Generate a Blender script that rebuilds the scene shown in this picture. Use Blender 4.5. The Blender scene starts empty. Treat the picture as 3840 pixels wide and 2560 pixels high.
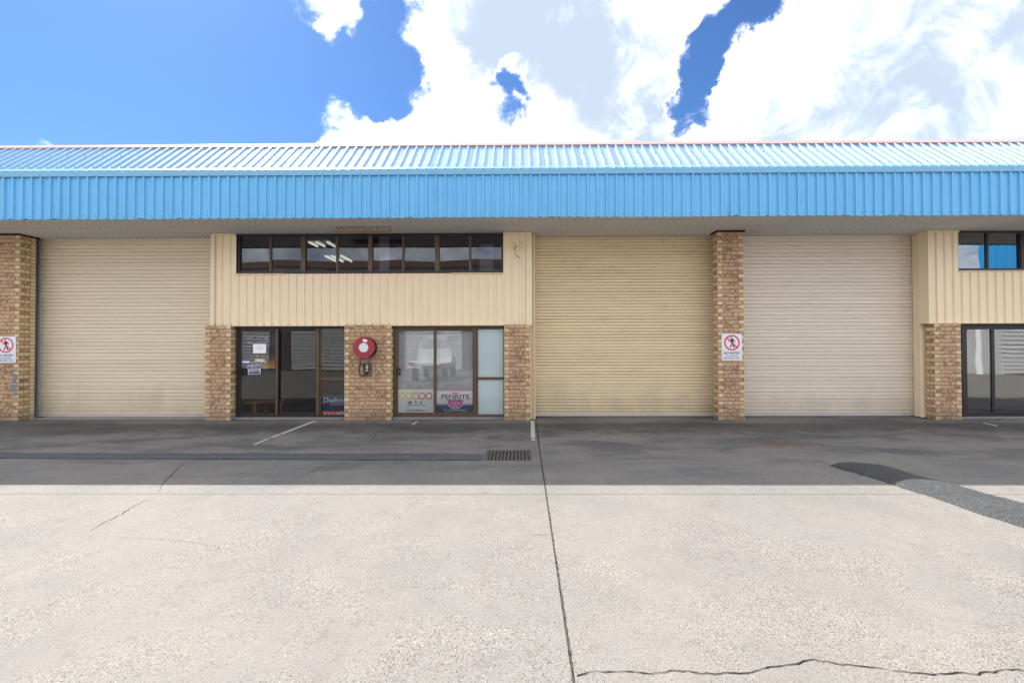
import bpy, bmesh, math, random
from mathutils import Vector, Matrix
random.seed(7)
R = math.radians
S = bpy.context.scene
COL = S.collection

# ------------------------------------------------------------------ camera
F = 1707.0                                   # focal length in photo pixels (16 mm on 36 mm)
CAM = Vector((0, 0, 1.65))
YAW, PITCH, ROLL = R(0.5), R(0.77), R(-0.13)
ROT = Matrix.Rotation(YAW, 3, 'Z') @ Matrix.Rotation(math.pi/2 + PITCH, 3, 'X') @ Matrix.Rotation(ROLL, 3, 'Z')
cd = bpy.data.cameras.new('camera'); cam = bpy.data.objects.new('camera', cd); COL.objects.link(cam)
cam.matrix_world = Matrix.Translation(CAM) @ ROT.to_4x4()
cd.lens = 16.0; cd.sensor_width = 36.0; cd.clip_start = 0.05; cd.clip_end = 5000
S.camera = cam

def ray(px, py):
    return (ROT @ Vector(((px-1920)/F, -(py-1280)/F, -1))).normalized()
def W(px, py, Y):                            # photo pixel -> point on the plane y = Y
    d = ray(px, py); return CAM + d*((Y-CAM.y)/d.y)
def X(px, Y, py=1230): return W(px, py, Y).x
def Z(py, Y, px=1920): return W(px, py, Y).z
YV = 7.4
def gz(y):                                   # forecourt falls to a shallow valley at the drain
    if y >= 10.4: return 0.0
    if y >= YV: return -0.09*min(1, (10.4-y)/(10.4-YV))
    return min(0.0, -0.09 + 0.015*(YV-y))
def G(px, py):
    d = ray(px, py); z = 0
    for _ in range(12):
        t = (z-CAM.z)/d.z; p = CAM + d*t; z = gz(p.y)
    return CAM + d*((z-CAM.z)/d.z)

# ------------------------------------------------------------------ world, sun, exposure
SUN = Vector((-0.43, 0.471, 0.736)).normalized()
EXPO, SUN_E, SKY_S = 1.66, 3.4, 0.15
w = bpy.data.worlds.new('World'); S.world = w; w.use_nodes = True
nt = w.node_tree; nt.nodes.clear()
class NT:
    def __init__(s, tree): s.t = tree
    def n(s, typ, ins=None, **props):
        nd = s.t.nodes.new(typ)
        for k, v in props.items(): setattr(nd, k, v)
        for k, v in (ins or {}).items():
            sock = nd.inputs[k]
            if hasattr(v, 'links') or isinstance(v, bpy.types.NodeSocket): s.t.links.new(v, sock)
            else: sock.default_value = v
        return nd
    def math(s, op, a, b=0.0, c=None, clamp=False):
        d = {0: a, 1: b}
        if c is not None: d[2] = c
        return s.n('ShaderNodeMath', d, operation=op, use_clamp=clamp).outputs[0]
    def maprange(s, v, a, b, c, d, smooth=True):
        nd = s.n('ShaderNodeMapRange', {'Value': v, 'From Min': a, 'From Max': b, 'To Min': c, 'To Max': d},
                 interpolation_type='SMOOTHSTEP' if smooth else 'LINEAR')
        return nd.outputs[0]
    def mix(s, f, a, b, blend='MIX'):
        nd = s.n('ShaderNodeMix', data_type='RGBA', blend_type=blend)
        for i, v in ((0, f), (6, a), (7, b)):
            if isinstance(v, bpy.types.NodeSocket): s.t.links.new(v, nd.inputs[i])
            else: nd.inputs[i].default_value = v if i == 0 else (*v, 1)[:4]
        return nd.outputs[2]
    def noise(s, vec, scale, detail=4, rough=0.5, dist=0.0, out=0):
        d = {'Scale': scale, 'Detail': detail, 'Roughness': rough, 'Distortion': dist}
        if vec is not None: d['Vector'] = vec
        return s.n('ShaderNodeTexNoise', d).outputs[out]

N = NT(nt)
sky = N.n('ShaderNodeTexSky', sky_type='NISHITA', sun_disc=False)
sky.sun_elevation = math.asin(SUN.z); sky.sun_rotation = math.atan2(SUN.x, SUN.y)
sky.altitude = 10; sky.air_density = 1.0; sky.dust_density = 0.35; sky.ozone_density = 3.0
tc = N.n('ShaderNodeTexCoord').outputs['Generated']
dirv = N.n('ShaderNodeVectorMath', {0: tc}, operation='NORMALIZE').outputs[0]
stretch = N.n('ShaderNodeVectorMath', {0: dirv, 1: (1.0, 1.0, 1.35)}, operation='MULTIPLY').outputs[0]
wv = N.n('ShaderNodeVectorMath', {0: N.noise(dirv, 6.0, 9, 0.62, 0.0, out=1), 1: (0.5, 0.5, 0.5)}, operation='SUBTRACT').outputs[0]
wv = N.n('ShaderNodeVectorMath', {0: wv, 'Scale': 0.20}, operation='SCALE').outputs[0]
dirw = N.n('ShaderNodeVectorMath', {0: N.n('ShaderNodeVectorMath', {0: dirv, 1: wv}, operation='ADD').outputs[0]}, operation='NORMALIZE').outputs[0]
n1 = N.noise(stretch, 3.0, 3, 0.5, 0.3); n2 = N.noise(stretch, 11.0, 14, 0.68, 0.4)
dens = N.math('ADD', N.math('MULTIPLY_ADD', N.math('SUBTRACT', n1, 0.5), 1.2, 0.62), N.math('MULTIPLY', N.math('SUBTRACT', n2, 0.5), 2.2))  # base bias clouds the unseen dome too, raised to add fill light
# cumulus masses and blue gaps, as directions on the sky dome (photo px, radius px, weight)
BLOBS = [(1180, 10, 170, 1.1), (1270, 140, 90, .9), (130, 500, 45, 1.5), (610, 440, 45, 1.3), (880, 520, 30, 1.2), (1700, 60, 330, .45), (1640, 270, 170, .30), (2050, 60, 330, .4),
         (2150, 420, 330, .5), (2400, 260, 270, .42), (1980, 440, 180, .35), (1500, 475, 240, 1.1), (1300, 500, 150, 1.6),
         (1660, 450, 170, .25), (2900, 380, 370, .55), (3250, 260, 420, .5), (3700, 300, 520, .5), (3500, 560, 400, .4),
         (2720, 520, 160, .4), (3080, 60, 240, .45), (2400, -40, 220, .35), (3600, -100, 500, .4), (2250, -250, 600, .3),
         (2640, 190, 105, -1.15), (2780, 80, 120, -1.2), (2900, -10, 110, -1.1), (2575, 405, 78, -1.8), (2600, 290, 70, -.9), (1960, 240, 85, -1.5),
         (1860, 375, 100, -1.6), (1440, 260, 150, -.8), (1300, 330, 150, -1.5), (1560, 330, 110, -1.2), (650, 200, 1000, -1.1), (100, 300, 700, -.5), (900, 520, 550, -.35), (250, -200, 700, -.4), (1420, 30, 110, -.5)]
for bx, by, br, bw in BLOBS:
    c = ray(bx, by); a = br/F*abs(c.y)
    dp = N.n('ShaderNodeVectorMath', {0: dirw, 1: tuple(c)}, operation='DOT_PRODUCT').outputs['Value']
    dens = N.math('ADD', dens, N.maprange(dp, math.cos(a*1.55), math.cos(a*0.05), 0.0, bw))
cover = N.math('POWER', N.maprange(dens, -0.15, 0.85, 0.0, 1.0), 2.1)
thick = N.maprange(dens, 0.15, 0.9, 0.0, 1.0)
shade = N.math('MULTIPLY_ADD', N.math('SUBTRACT', N.noise(stretch, 8.0, 13, 0.66, 0.7), 0.5), 4.6, 0.46)
for bx, by, br, bw in [(2600, 560, 260, .5), (2150, 480, 150, .4), (3650, 120, 220, .4), (1830, 90, 200, .95), (2060, 60, 220, .85), (2330, 330, 230, .75), (2250, 180, 150, .5), (3150, 430, 330, .35), (3500, 420, 380, .3), (3750, 500, 330, .3), (3300, 120, 250, .3), (2950, 480, 200, .35),
                       (1560, 130, 170, -.5), (1640, 300, 160, -.4), (2800, 300, 260, -.5), (2000, 430, 200, -.3), (2950, 150, 200, -.3), (1480, 470, 250, -.4), (1200, 60, 200, -.4)]:
    c = ray(bx, by); a = br/F*abs(c.y)
    dp = N.n('ShaderNodeVectorMath', {0: dirw, 1: tuple(c)}, operation='DOT_PRODUCT').outputs['Value']
    shade = N.math('ADD', shade, N.maprange(dp, math.cos(a*1.5), math.cos(a*0.1), 0.0, bw))
grey = N.math('MULTIPLY', thick, N.math('POWER', N.maprange(shade, -0.2, 1.8, 0.0, 1.0), 0.42))
CB = 6.9
ccol = N.mix(grey, (CB*1.0, CB*1.0, CB*1.02), (CB*0.20, CB*0.238, CB*0.29))
skyt = N.mix(1.0, sky.outputs[0], (0.155, 0.232, 0.325), 'MULTIPLY')
skyc = N.mix(cover, skyt, ccol)
bg = N.n('ShaderNodeBackground', {'Color': skyc, 'Strength': SKY_S})
nt.links.new(bg.outputs[0], N.n('ShaderNodeOutputWorld').inputs[0])

sl = bpy.data.lights.new('sun', 'SUN'); sl.energy = SUN_E; sl.angle = R(0.5); sl.color = (1.0, 0.965, 0.91)
so = bpy.data.objects.new('sun', sl); COL.objects.link(so)
so.rotation_euler = (-SUN).to_track_quat('-Z', 'Y').to_euler(); so.location = (-10, 10, 30)
vs = S.view_settings
vs.view_transform = 'Standard'; vs.look = 'None'; vs.exposure = EXPO; vs.gamma = 1.0; vs.use_curve_mapping = False
S.render.engine = 'CYCLES'
S.cycles.max_bounces = 10; S.cycles.diffuse_bounces = 5; S.cycles.transparent_max_bounces = 16

# ------------------------------------------------------------------ materials
def new_mat(name):
    m = bpy.data.materials.new(name); m.use_nodes = True; m.node_tree.nodes.clear()
    n = NT(m.node_tree)
    n.bs = n.n('ShaderNodeBsdfPrincipled'); out = n.n('ShaderNodeOutputMaterial')
    m.node_tree.links.new(n.bs.outputs[0], out.inputs[0]); n.out = out
    n.pos = n.n('ShaderNodeNewGeometry').outputs['Position']
    return m, n
def setin(n, k, v):
    if isinstance(v, bpy.types.NodeSocket): n.t.links.new(v, n.bs.inputs[k])
    else: n.bs.inputs[k].default_value = (*v, 1) if isinstance(v, tuple) and len(v) == 3 else v
def bump(n, h, strength=0.3, dist=0.003):
    setin(n, 'Normal', n.n('ShaderNodeBump', {'Height': h, 'Strength': strength, 'Distance': dist}).outputs[0])

def paint(name, col, rough=0.5, var=0.12, dirt=0.0, dirtcol=(0.10, 0.08, 0.06), scale=3.0, spec=0.4, metal=0.0, bmp=0.08, streak=(1, 1, 1)):
    m, n = new_mat(name)
    v = n.n('ShaderNodeVectorMath', {0: n.pos, 1: streak}, operation='MULTIPLY').outputs[0]
    a = n.noise(v, scale, 6, 0.6); b = n.noise(v, scale*9, 4, 0.6)
    f = n.math('MULTIPLY_ADD', n.math('ADD', a, n.math('MULTIPLY', b, 0.5)), var*2, 1-var*1.5)
    c = n.mix(1.0, col, n.n('ShaderNodeCombineColor', {0: f, 1: f, 2: f}).outputs[0], 'MULTIPLY')
    if dirt:
        d = n.maprange(n.noise(v, scale*1.7, 9, 0.7), 0.52, 0.78, 0.0, dirt)
        c = n.mix(d, c, dirtcol)
    setin(n, 'Base Color', c); setin(n, 'Roughness', rough); setin(n, 'Specular IOR Level', spec); setin(n, 'Metallic', metal)
    setin(n, 'Roughness', n.math('MULTIPLY_ADD', b, 0.16, rough-0.08))
    if bmp: bump(n, b, bmp, 0.002)
    return m
def speckle(m, scale, lo, amount, col, bandscale=1.2):
    n = NT(m.node_tree); bs = [x for x in m.node_tree.nodes if x.type == 'BSDF_PRINCIPLED'][0]; src = bs.inputs['Base Color'].links[0].from_socket
    pos = n.n('ShaderNodeNewGeometry').outputs['Position']
    v = n.n('ShaderNodeVectorMath', {0: pos, 1: (1, 1, 2.5)}, operation='MULTIPLY').outputs[0]
    f = n.math('MULTIPLY', n.maprange(n.noise(v, scale, 3, .6), lo, lo+.08, 0, amount), n.maprange(n.noise(pos, bandscale, 4, .6), .45, .62, 0, 1))
    m.node_tree.links.new(n.mix(f, src, col), bs.inputs['Base Color'])
def flat(name, col, rough=0.6, spec=0.3): return paint(name, col, rough, 0.04, spec=spec, bmp=0)
def emit(name, col, s):
    m, n = new_mat(name); setin(n, 'Base Color', col); setin(n, 'Emission Color', col); setin(n, 'Emission Strength', s); return m

M = {}
M['blue'] = paint('blue_fascia_paint', (0.135, 0.43, 0.72), 0.42, 0.11, 0.22, (0.08, 0.2, 0.33), 2.0, streak=(1, 1, .35))
M['roofblue'] = paint('blue_roof_paint', (0.19, 0.36, 0.56), 0.38, 0.08, 0.15, (0.3, 0.4, 0.5), spec=1.0)
M['flash'] = paint('weathered_blue_flashing', (0.17, 0.39, 0.58), 0.45, 0.10, 0.35, (0.22, 0.33, 0.42), 3.0, streak=(1, 1, .3))
M['ridge'] = paint('faded_red_ridge_flashing', (0.52, 0.30, 0.26), 0.40, 0.06, 0.2, (0.45, 0.36, 0.33), spec=0.6)
M['cream'] = paint('cream_cladding_paint', (0.87, 0.72, 0.51), 0.5, 0.06, 0.16, (0.34, 0.25, 0.15), 2.2, streak=(1.4, 1, .35))
M['cream_trim'] = paint('cream_flashing_paint', (0.82, 0.68, 0.47), 0.5, 0.06, 0.30, (0.25, 0.19, 0.12), 3.0, streak=(1, 1, .6))
M['rusty'] = paint('cream_paint_with_rust', (0.72, 0.56, 0.35), 0.55, 0.08, 0.7, (0.26, 0.12, 0.04), 14.0)
M['soffit'] = paint('grey_soffit_paint', (0.60, 0.60, 0.60), 0.6, 0.08, 0.15, (0.25, 0.2, 0.15), 0.7)
M['screw'] = flat('dark_screw', (0.06, 0.055, 0.05))
M['bronze'] = paint('bronze_aluminium', (0.10, 0.062, 0.036), 0.4, 0.15, spec=0.5)
M['darkbronze'] = paint('dark_bronze_aluminium', (0.028, 0.022, 0.022), 0.4, 0.15)
M['blackcap'] = paint('black_bitumen', (0.012, 0.012, 0.014), 0.8, 0.2)
M['steel'] = paint('painted_steel_guide', (0.30, 0.32, 0.35), 0.45, 0.12, 0.2)
M['shutA'] = paint('beige_roller_shutter', (0.87, 0.755, 0.575), 0.5, 0.07, 0.10, (0.3, 0.24, 0.17), 1.6, streak=(.25, 1, 2))
M['shutB'] = paint('yellow_cream_roller_shutter', (0.88, 0.72, 0.48), 0.5, 0.08, 0.30, (0.34, 0.24, 0.13), 2.4, streak=(.5, 1, 2))
M['shutC'] = paint('pinkish_grey_roller_shutter', (0.84, 0.74, 0.62), 0.5, 0.06, 0.10, (0.3, 0.24, 0.2), 1.6, streak=(.25, 1, 2))
def slatvar(m):
    n = NT(m.node_tree); bs = [x for x in m.node_tree.nodes if x.type == 'BSDF_PRINCIPLED'][0]; src = bs.inputs['Base Color'].links[0].from_socket
    r = n.math('MULTIPLY_ADD', n.n('ShaderNodeObjectInfo').outputs['Random'], 0.07, 0.93)
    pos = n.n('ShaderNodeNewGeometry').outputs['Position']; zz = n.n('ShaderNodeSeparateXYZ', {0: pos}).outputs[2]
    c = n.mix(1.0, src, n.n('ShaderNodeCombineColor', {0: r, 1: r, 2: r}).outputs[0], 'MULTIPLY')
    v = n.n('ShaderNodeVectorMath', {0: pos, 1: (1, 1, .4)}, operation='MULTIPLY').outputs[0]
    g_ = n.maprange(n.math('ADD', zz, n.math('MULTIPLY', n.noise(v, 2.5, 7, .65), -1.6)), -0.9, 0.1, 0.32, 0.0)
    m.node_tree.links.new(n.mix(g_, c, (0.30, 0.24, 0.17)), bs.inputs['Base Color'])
for q in ('shutA', 'shutB', 'shutC'): slatvar(M[q])
speckle(M['shutB'], 26, .60, .7, (0.36, 0.26, 0.15)); speckle(M['cream'], 30, .64, .6, (0.30, 0.2, 0.12)); speckle(M['blue'], 14, .66, .5, (0.06, 0.2, 0.38))
M['rail'] = flat('pale_bottom_rail', (0.55, 0.53, 0.56), 0.4)
M['rubber'] = flat('black_rubber', (0.02, 0.02, 0.022), 0.7)
M['mortar'] = paint('mortar', (0.105, 0.08, 0.058), 0.9, 0.15, scale=20)
M['white'] = flat('white_paint', (0.80, 0.80, 0.80), 0.45)
M['signwhite'] = flat('sign_white', (0.78, 0.79, 0.84), 0.4)
M['signred'] = flat('sign_red', (0.72, 0.06, 0.10), 0.45)
M['signblack'] = flat('sign_black', (0.012, 0.014, 0.03), 0.5)
M['reelred'] = paint('reel_red', (0.34, 0.035, 0.045), 0.5, 0.12, 0.1, (0.2, 0.05, 0.05), 8)
M['reeldark'] = paint('hose_dark_red', (0.10, 0.015, 0.022), 0.5, 0.1)
M['hose'] = paint('brown_hose', (0.11, 0.06, 0.04), 0.5, 0.12)
M['pipe'] = paint('grey_blue_pipe', (0.20, 0.24, 0.30), 0.45, 0.1)
M['brass'] = paint('worn_chrome_valve', (0.55, 0.53, 0.50), 0.3, 0.15, metal=0.7)
M['plate'] = paint('brown_backing_plate', (0.19, 0.12, 0.10), 0.6, 0.12)
M['iron'] = paint('grate_iron', (0.075, 0.068, 0.06), 0.6, 0.2, 0.2, (0.2, 0.09, 0.04), 8)
M['pit'] = flat('drain_pit', (0.02, 0.02, 0.02), 0.9)
M['gap'] = paint('joint_filler_dirt', (0.02, 0.045, 0.035), 0.95, 0.3, scale=30)
M['crack'] = flat('crack_dirt', (0.014, 0.011, 0.009), 0.95, 0.1)
M['jdirt'] = paint('joint_grit', (0.05, 0.042, 0.034), 0.95, 0.5, 0.6, (0.14, 0.12, 0.1), 40)
M['ground'] = paint('far_ground_asphalt', (0.09, 0.085, 0.08), 0.9, 0.15)
M['sillconc'] = paint('rough_sill_concrete', (0.24, 0.22, 0.21), 0.9, 0.25, 0.5, (0.6, 0.6, 0.6), 9, bmp=0.5)
M['line'] = paint('worn_white_line', (0.42, 0.41, 0.40), 0.7, 0.2, 0.8, (0.13, 0.12, 0.11), 9)
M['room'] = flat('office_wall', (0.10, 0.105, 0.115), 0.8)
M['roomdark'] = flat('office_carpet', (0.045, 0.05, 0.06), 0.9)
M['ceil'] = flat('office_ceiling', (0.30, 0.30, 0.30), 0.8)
M['timber'] = paint('red_brown_timber', (0.26, 0.10, 0.045), 0.4, 0.2, scale=8)
M['frost'] = paint('pale_frosted_film', (0.76, 0.88, 0.91), 0.55, 0.03, scale=2)
M['blind'] = flat('white_blind_slat', (0.86, 0.88, 0.92), 0.4)
M['navy'] = flat('navy_print', (0.012, 0.03, 0.085))
M['poster'] = flat('poster_white', (0.88, 0.89, 0.91), 0.4)
M['teal'] = paint('teal_navy_print', (0.008, 0.085, 0.20), 0.4, 0.2, 0.12, (0.5, 0.55, 0.6), 14)
M['pblue'] = flat('deep_blue_print', (0.01, 0.06, 0.14))
M['pink'] = flat('pink_print', (0.72, 0.20, 0.50))
M['ygrey'] = flat('grey_lettering', (0.09, 0.10, 0.13))
M['lgrey'] = flat('pale_grey_lettering', (0.42, 0.45, 0.50))
M['yellow'] = flat('yellow_print', (0.85, 0.72, 0.03)); M['gold'] = flat('gold_print', (0.85, 0.55, 0.03))
M['orange'] = flat('orange_print', (0.82, 0.40, 0.04)); M['redp'] = flat('brick_red_print', (0.66, 0.09, 0.05)); M['redq'] = flat('red_print', (0.62, 0.045, 0.05))
M['skyblue'] = flat('sticker_blue', (0.02, 0.16, 0.52)); M['dblue'] = flat('closed_sign_blue', (0.05, 0.09, 0.25)); M['sand'] = flat('closed_sign_sand', (0.55, 0.50, 0.42))
M['redcurtain'] = flat('dark_red_drape', (0.40, 0.05, 0.06)); M['lacegrey'] = paint('perforated_grey_panel', (0.75, 0.77, 0.80), 0.7, 0.3, scale=40)
M['amber'] = paint('yellowed_diffuser', (0.36, 0.22, 0.12), 0.35, 0.15)
M['tubes'] = emit('lit_fluorescent_tube', (1.0, 0.93, 0.72), 0.5)
M['oppbrown'] = paint('brown_fascia_paint', (0.17, 0.11, 0.085), 0.6, 0.1); M['oppbeige'] = paint('grey_beige_cladding', (0.64, 0.60, 0.53), 0.6, 0.08)
M['oppshut'] = flat('pale_grey_shutter', (0.62, 0.61, 0.60)); M['oppconc'] = paint('pale_tilt_up_concrete', (0.5, 0.5, 0.49), 0.8, 0.08)
M['oppbrick'] = paint('dark_brown_brickwork', (0.12, 0.10, 0.09), 0.8, 0.2, scale=9); M['oppblue'] = flat('bright_blue_cladding', (0.04, 0.33, 0.66), 0.5)
M['carwhite'] = flat('vehicle_white', (0.75, 0.76, 0.78), 0.25, 0.5); M['taillight'] = flat('tail_light_red', (0.6, 0.02, 0.02)); M['carglass'] = flat('vehicle_glass', (0.02, 0.02, 0.025), 0.1, 0.6)

def glass_mat(name, tint, boost=1.0):
    m = bpy.data.materials.new(name); m.use_nodes = True; m.node_tree.nodes.clear(); n = NT(m.node_tree)
    n.pos = n.n('ShaderNodeNewGeometry').outputs['Position']
    nz = n.noise(n.pos, 1.3, 1, 0.4)
    nb = n.n('ShaderNodeBump', {'Height': nz, 'Strength': 0.25, 'Distance': 0.006}).outputs[0]
    fr = n.n('ShaderNodeFresnel', {'IOR': 1.52}).outputs[0]
    fac = n.math('MULTIPLY', fr, boost, clamp=True)
    tr = n.n('ShaderNodeBsdfTransparent', {'Color': (*tint, 1)}).outputs[0]
    gl = n.n('ShaderNodeBsdfGlossy', {'Color': (1, 1, 1, 1), 'Roughness': 0.006, 'Normal': nb}).outputs[0]
    mx = n.n('ShaderNodeMixShader', {0: fac, 1: tr, 2: gl}).outputs[0]
    m.node_tree.links.new(mx, n.n('ShaderNodeOutputMaterial').inputs[0]); return m
M['glass'] = glass_mat('clear_window_glass', (0.97, 0.98, 0.98), 0.85)
M['glassr'] = glass_mat('reflective_door_glass', (0.96, 0.97, 0.97), 1.7)
M['mirror'] = glass_mat('reflective_tinted_glass', (0.25, 0.27, 0.30), 5.0)
M['tint'] = glass_mat('tinted_window_glass', (0.60, 0.63, 0.68), 1.5)

def brick_mat():
    m, n = new_mat('blotched_cream_brick')
    tcn = n.n('ShaderNodeTexCoord'); oi = n.n('ShaderNodeObjectInfo').outputs['Random']
    off = n.n('ShaderNodeCombineXYZ', {0: n.math('MULTIPLY', oi, 71.0), 1: n.math('MULTIPLY', oi, 37.0), 2: n.math('MULTIPLY', oi, 53.0)}).outputs[0]
    p = n.n('ShaderNodeVectorMath', {0: tcn.outputs['Object'], 1: off}, operation='ADD').outputs[0]
    nx = n.n('ShaderNodeSeparateXYZ', {0: tcn.outputs['Normal']}).outputs[0]
    endm = n.maprange(n.math('ABSOLUTE', nx), 0.6, 0.8, 0.0, 1.0)
    r2 = n.math('FRACT', n.math('MULTIPLY', oi, 17.3)); r3 = n.math('FRACT', n.math('MULTIPLY', oi, 91.7))
    base = n.mix(r2, (0.51, 0.345, 0.195), (0.62, 0.45, 0.27))
    base = n.mix(n.math('MULTIPLY', r3, 0.5), base, (0.48, 0.25, 0.165))
    basee = n.mix(r2, (0.62, 0.45, 0.225), (0.72, 0.57, 0.35))
    bl = n.noise(p, 17, 2, 0.5); fine = n.noise(p, 95, 5, 0.7)
    oc = n.n('ShaderNodeSeparateXYZ', {0: tcn.outputs['Object']})
    edge = n.math('MULTIPLY', n.maprange(n.math('ABSOLUTE', oc.outputs[0]), 0.092, 0.114, 1.0, 0.0), n.maprange(n.math('ABSOLUTE', n.math('SUBTRACT', oc.outputs[2], 0.038)), 0.028, 0.041, 1.0, 0.0))
    rb = n.math('MULTIPLY_ADD', r3, 0.22, 0.34)
    m1 = n.maprange(n.math('ADD', bl, n.math('MULTIPLY', n.math('SUBTRACT', fine, 0.5), 0.45)), rb, n.math('ADD', rb, 0.20), 0.0, 0.85)
    m1 = n.math('MULTIPLY', m1, edge)
    m1 = n.math('MULTIPLY', m1, n.math('SUBTRACT', 1.0, endm))
    bc = n.mix(r2, (0.25, 0.10, 0.062), (0.18, 0.088, 0.07))
    c = n.mix(endm, base, basee); c = n.mix(m1, c, bc)
    spk = n.maprange(fine, 0.64, 0.72, 0.0, 0.75)
    spk = n.math('MULTIPLY', spk, n.maprange(r2, 0.45, 0.8, 0.0, 1.0)); spk = n.math('MULTIPLY', spk, n.math('SUBTRACT', 1.0, endm))
    c = n.mix(spk, c, (0.045, 0.03, 0.03))
    c = n.mix(n.math('MULTIPLY', fine, 0.08), c, (0.75, 0.66, 0.5))
    zz = n.n('ShaderNodeSeparateXYZ', {0: n.pos}).outputs[2]
    c = n.mix(n.maprange(n.math('ADD', zz, n.math('MULTIPLY', n.noise(n.pos, 3.0, 5, 0.6), -0.5)), -0.25, 0.12, 0.45, 0.0), c, (0.12, 0.10, 0.085))
    setin(n, 'Base Color', c); setin(n, 'Roughness', 0.85); setin(n, 'Specular IOR Level', 0.2)
    bump(n, fine, 0.4, 0.003); return m
M['brick'] = brick_mat()

def concrete_mat():
    m, n = new_mat('exposed_aggregate_concrete')
    p = n.pos
    v = n.n('ShaderNodeTexVoronoi', {'Vector': p, 'Scale': 98.0, 'Randomness': 1.0})
    rnd = n.n('ShaderNodeSeparateColor', {0: v.outputs['Color']})
    ramp = n.n('ShaderNodeValToRGB', {0: rnd.outputs[0]}); cr = ramp.color_ramp; cr.interpolation = 'CONSTANT'
    stops = [(0, (.20, .172, .138)), (.18, (.25, .222, .188)), (.30, (.065, .074, .088)), (.43, (.29, .265, .23)), (.57, (.125, .082, .052)), (.66, (.036, .044, .056)), (.77, (.225, .20, .172)), (.90, (.34, .325, .30))]
    while len(cr.elements) < len(stops): cr.elements.new(0.5)
    for e, (q, cc) in zip(cr.elements, stops): e.position = q; e.color = (*cc, 1)
    peb = n.maprange(v.outputs['Distance'], 0.30, 0.60, 1.0, 0.0)
    big = n.noise(p, 0.55, 6, 0.6, 0.4); mid = n.noise(p, 2.6, 6, 0.65); fine = n.noise(p, 130, 3, 0.6)
    expo = n.maprange(n.noise(p, 0.8, 9, 0.72, 0.5), 0.40, 0.60, 0.22, 1.0)
    base = n.mix(n.maprange(big, 0.35, 0.65, 0.0, 1.0), (0.205, 0.189, 0.168), (0.183, 0.174, 0.162))
    c = n.mix(n.math('MULTIPLY', peb, expo), base, ramp.outputs[0])
    pat = n.maprange(n.noise(p, 0.9, 8, 0.66, 0.6), 0.38, 0.64, 0.0, 1.0)
    c = n.mix(n.math('MULTIPLY', pat, 0.30), c, (0.135, 0.130, 0.126))
    c = n.mix(n.maprange(n.noise(p, 5.5, 7, 0.7), 0.50, 0.72, 0.0, 0.32), c, (0.12, 0.10, 0.08))
    # scattered larger blue-grey stones
    v2 = n.n('ShaderNodeTexVoronoi', {'Vector': p, 'Scale': 46.0})
    s2 = n.n('ShaderNodeSeparateColor', {0: v2.outputs['Color']}).outputs[1]
    st = n.math('MULTIPLY', n.maprange(v2.outputs['Distance'], 0.18, 0.3, 1.0, 0.0), n.maprange(s2, 0.80, 0.82, 0.0, 1.0))
    c = n.mix(n.math('MULTIPLY', st, n.maprange(big, 0.42, 0.6, 0.2, 0.9)), c, (0.048, 0.058, 0.075))
    c = n.mix(n.math('MULTIPLY', n.maprange(fine, 0.52, 0.74, 0.0, 0.42), 1.0), c, (0.09, 0.075, 0.06))
    v3 = n.n('ShaderNodeTexVoronoi', {'Vector': p, 'Scale': 1.15}); r3 = n.n('ShaderNodeSeparateColor', {0: v3.outputs['Color']}).outputs[0]
    drip = n.maprange(n.math('ADD', v3.outputs['Distance'], n.math('MULTIPLY', n.math('SUBTRACT', n.noise(p, 14, 4, 0.6), 0.5), 0.12)), 0.02, n.math('MULTIPLY_ADD', r3, 0.06, 0.03), 0.5, 0.0)
    c = n.mix(n.math('MULTIPLY', drip, n.maprange(r3, 0.35, 0.5, 0.0, 1.0)), c, (0.07, 0.062, 0.056))
    # oil and tyre dirt, with eave shade painted into the colour towards the doors
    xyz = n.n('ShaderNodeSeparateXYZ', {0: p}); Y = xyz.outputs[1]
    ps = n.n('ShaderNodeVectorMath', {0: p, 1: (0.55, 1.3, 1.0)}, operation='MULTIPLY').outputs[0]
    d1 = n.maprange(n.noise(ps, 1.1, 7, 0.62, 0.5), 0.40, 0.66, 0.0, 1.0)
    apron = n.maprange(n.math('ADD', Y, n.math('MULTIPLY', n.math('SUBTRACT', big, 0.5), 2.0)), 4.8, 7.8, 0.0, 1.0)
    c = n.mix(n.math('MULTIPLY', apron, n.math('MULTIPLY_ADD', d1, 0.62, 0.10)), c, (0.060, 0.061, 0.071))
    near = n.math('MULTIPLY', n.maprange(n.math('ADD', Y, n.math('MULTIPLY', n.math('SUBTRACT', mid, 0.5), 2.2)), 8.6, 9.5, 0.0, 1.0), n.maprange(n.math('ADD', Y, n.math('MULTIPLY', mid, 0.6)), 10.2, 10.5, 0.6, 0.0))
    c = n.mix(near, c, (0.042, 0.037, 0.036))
    c = n.mix(n.maprange(n.noise(p, 1.9, 8, 0.7), 0.56, 0.78, 0.0, 0.28), c, (0.14, 0.12, 0.10))
    g = G(2935, 1660); sp = n.n('ShaderNodeVectorMath', {0: p, 1: (g.x, g.y, g.z)}, operation='SUBTRACT').outputs[0]
    sp = n.n('ShaderNodeVectorMath', {0: sp, 1: (0.8, 1.7, 1)}, operation='MULTIPLY').outputs[0]
    ln = n.n('ShaderNodeVectorMath', {0: sp}, operation='LENGTH').outputs['Value']
    rust = n.maprange(n.math('ADD', ln, n.math('MULTIPLY', n.math('SUBTRACT', mid, 0.5), 1.6)), 0.1, 0.8, 0.55, 0.0)
    c = n.mix(rust, c, (0.095, 0.045, 0.024))
    setin(n, 'Base Color', c); setin(n, 'Roughness', 0.88); setin(n, 'Specular IOR Level', 0.25)
    bump(n, n.math('ADD', n.math('MULTIPLY', peb, 0.7), n.math('MULTIPLY', fine, 0.5)), 0.5, 0.004); return m
M['conc'] = concrete_mat()

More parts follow.
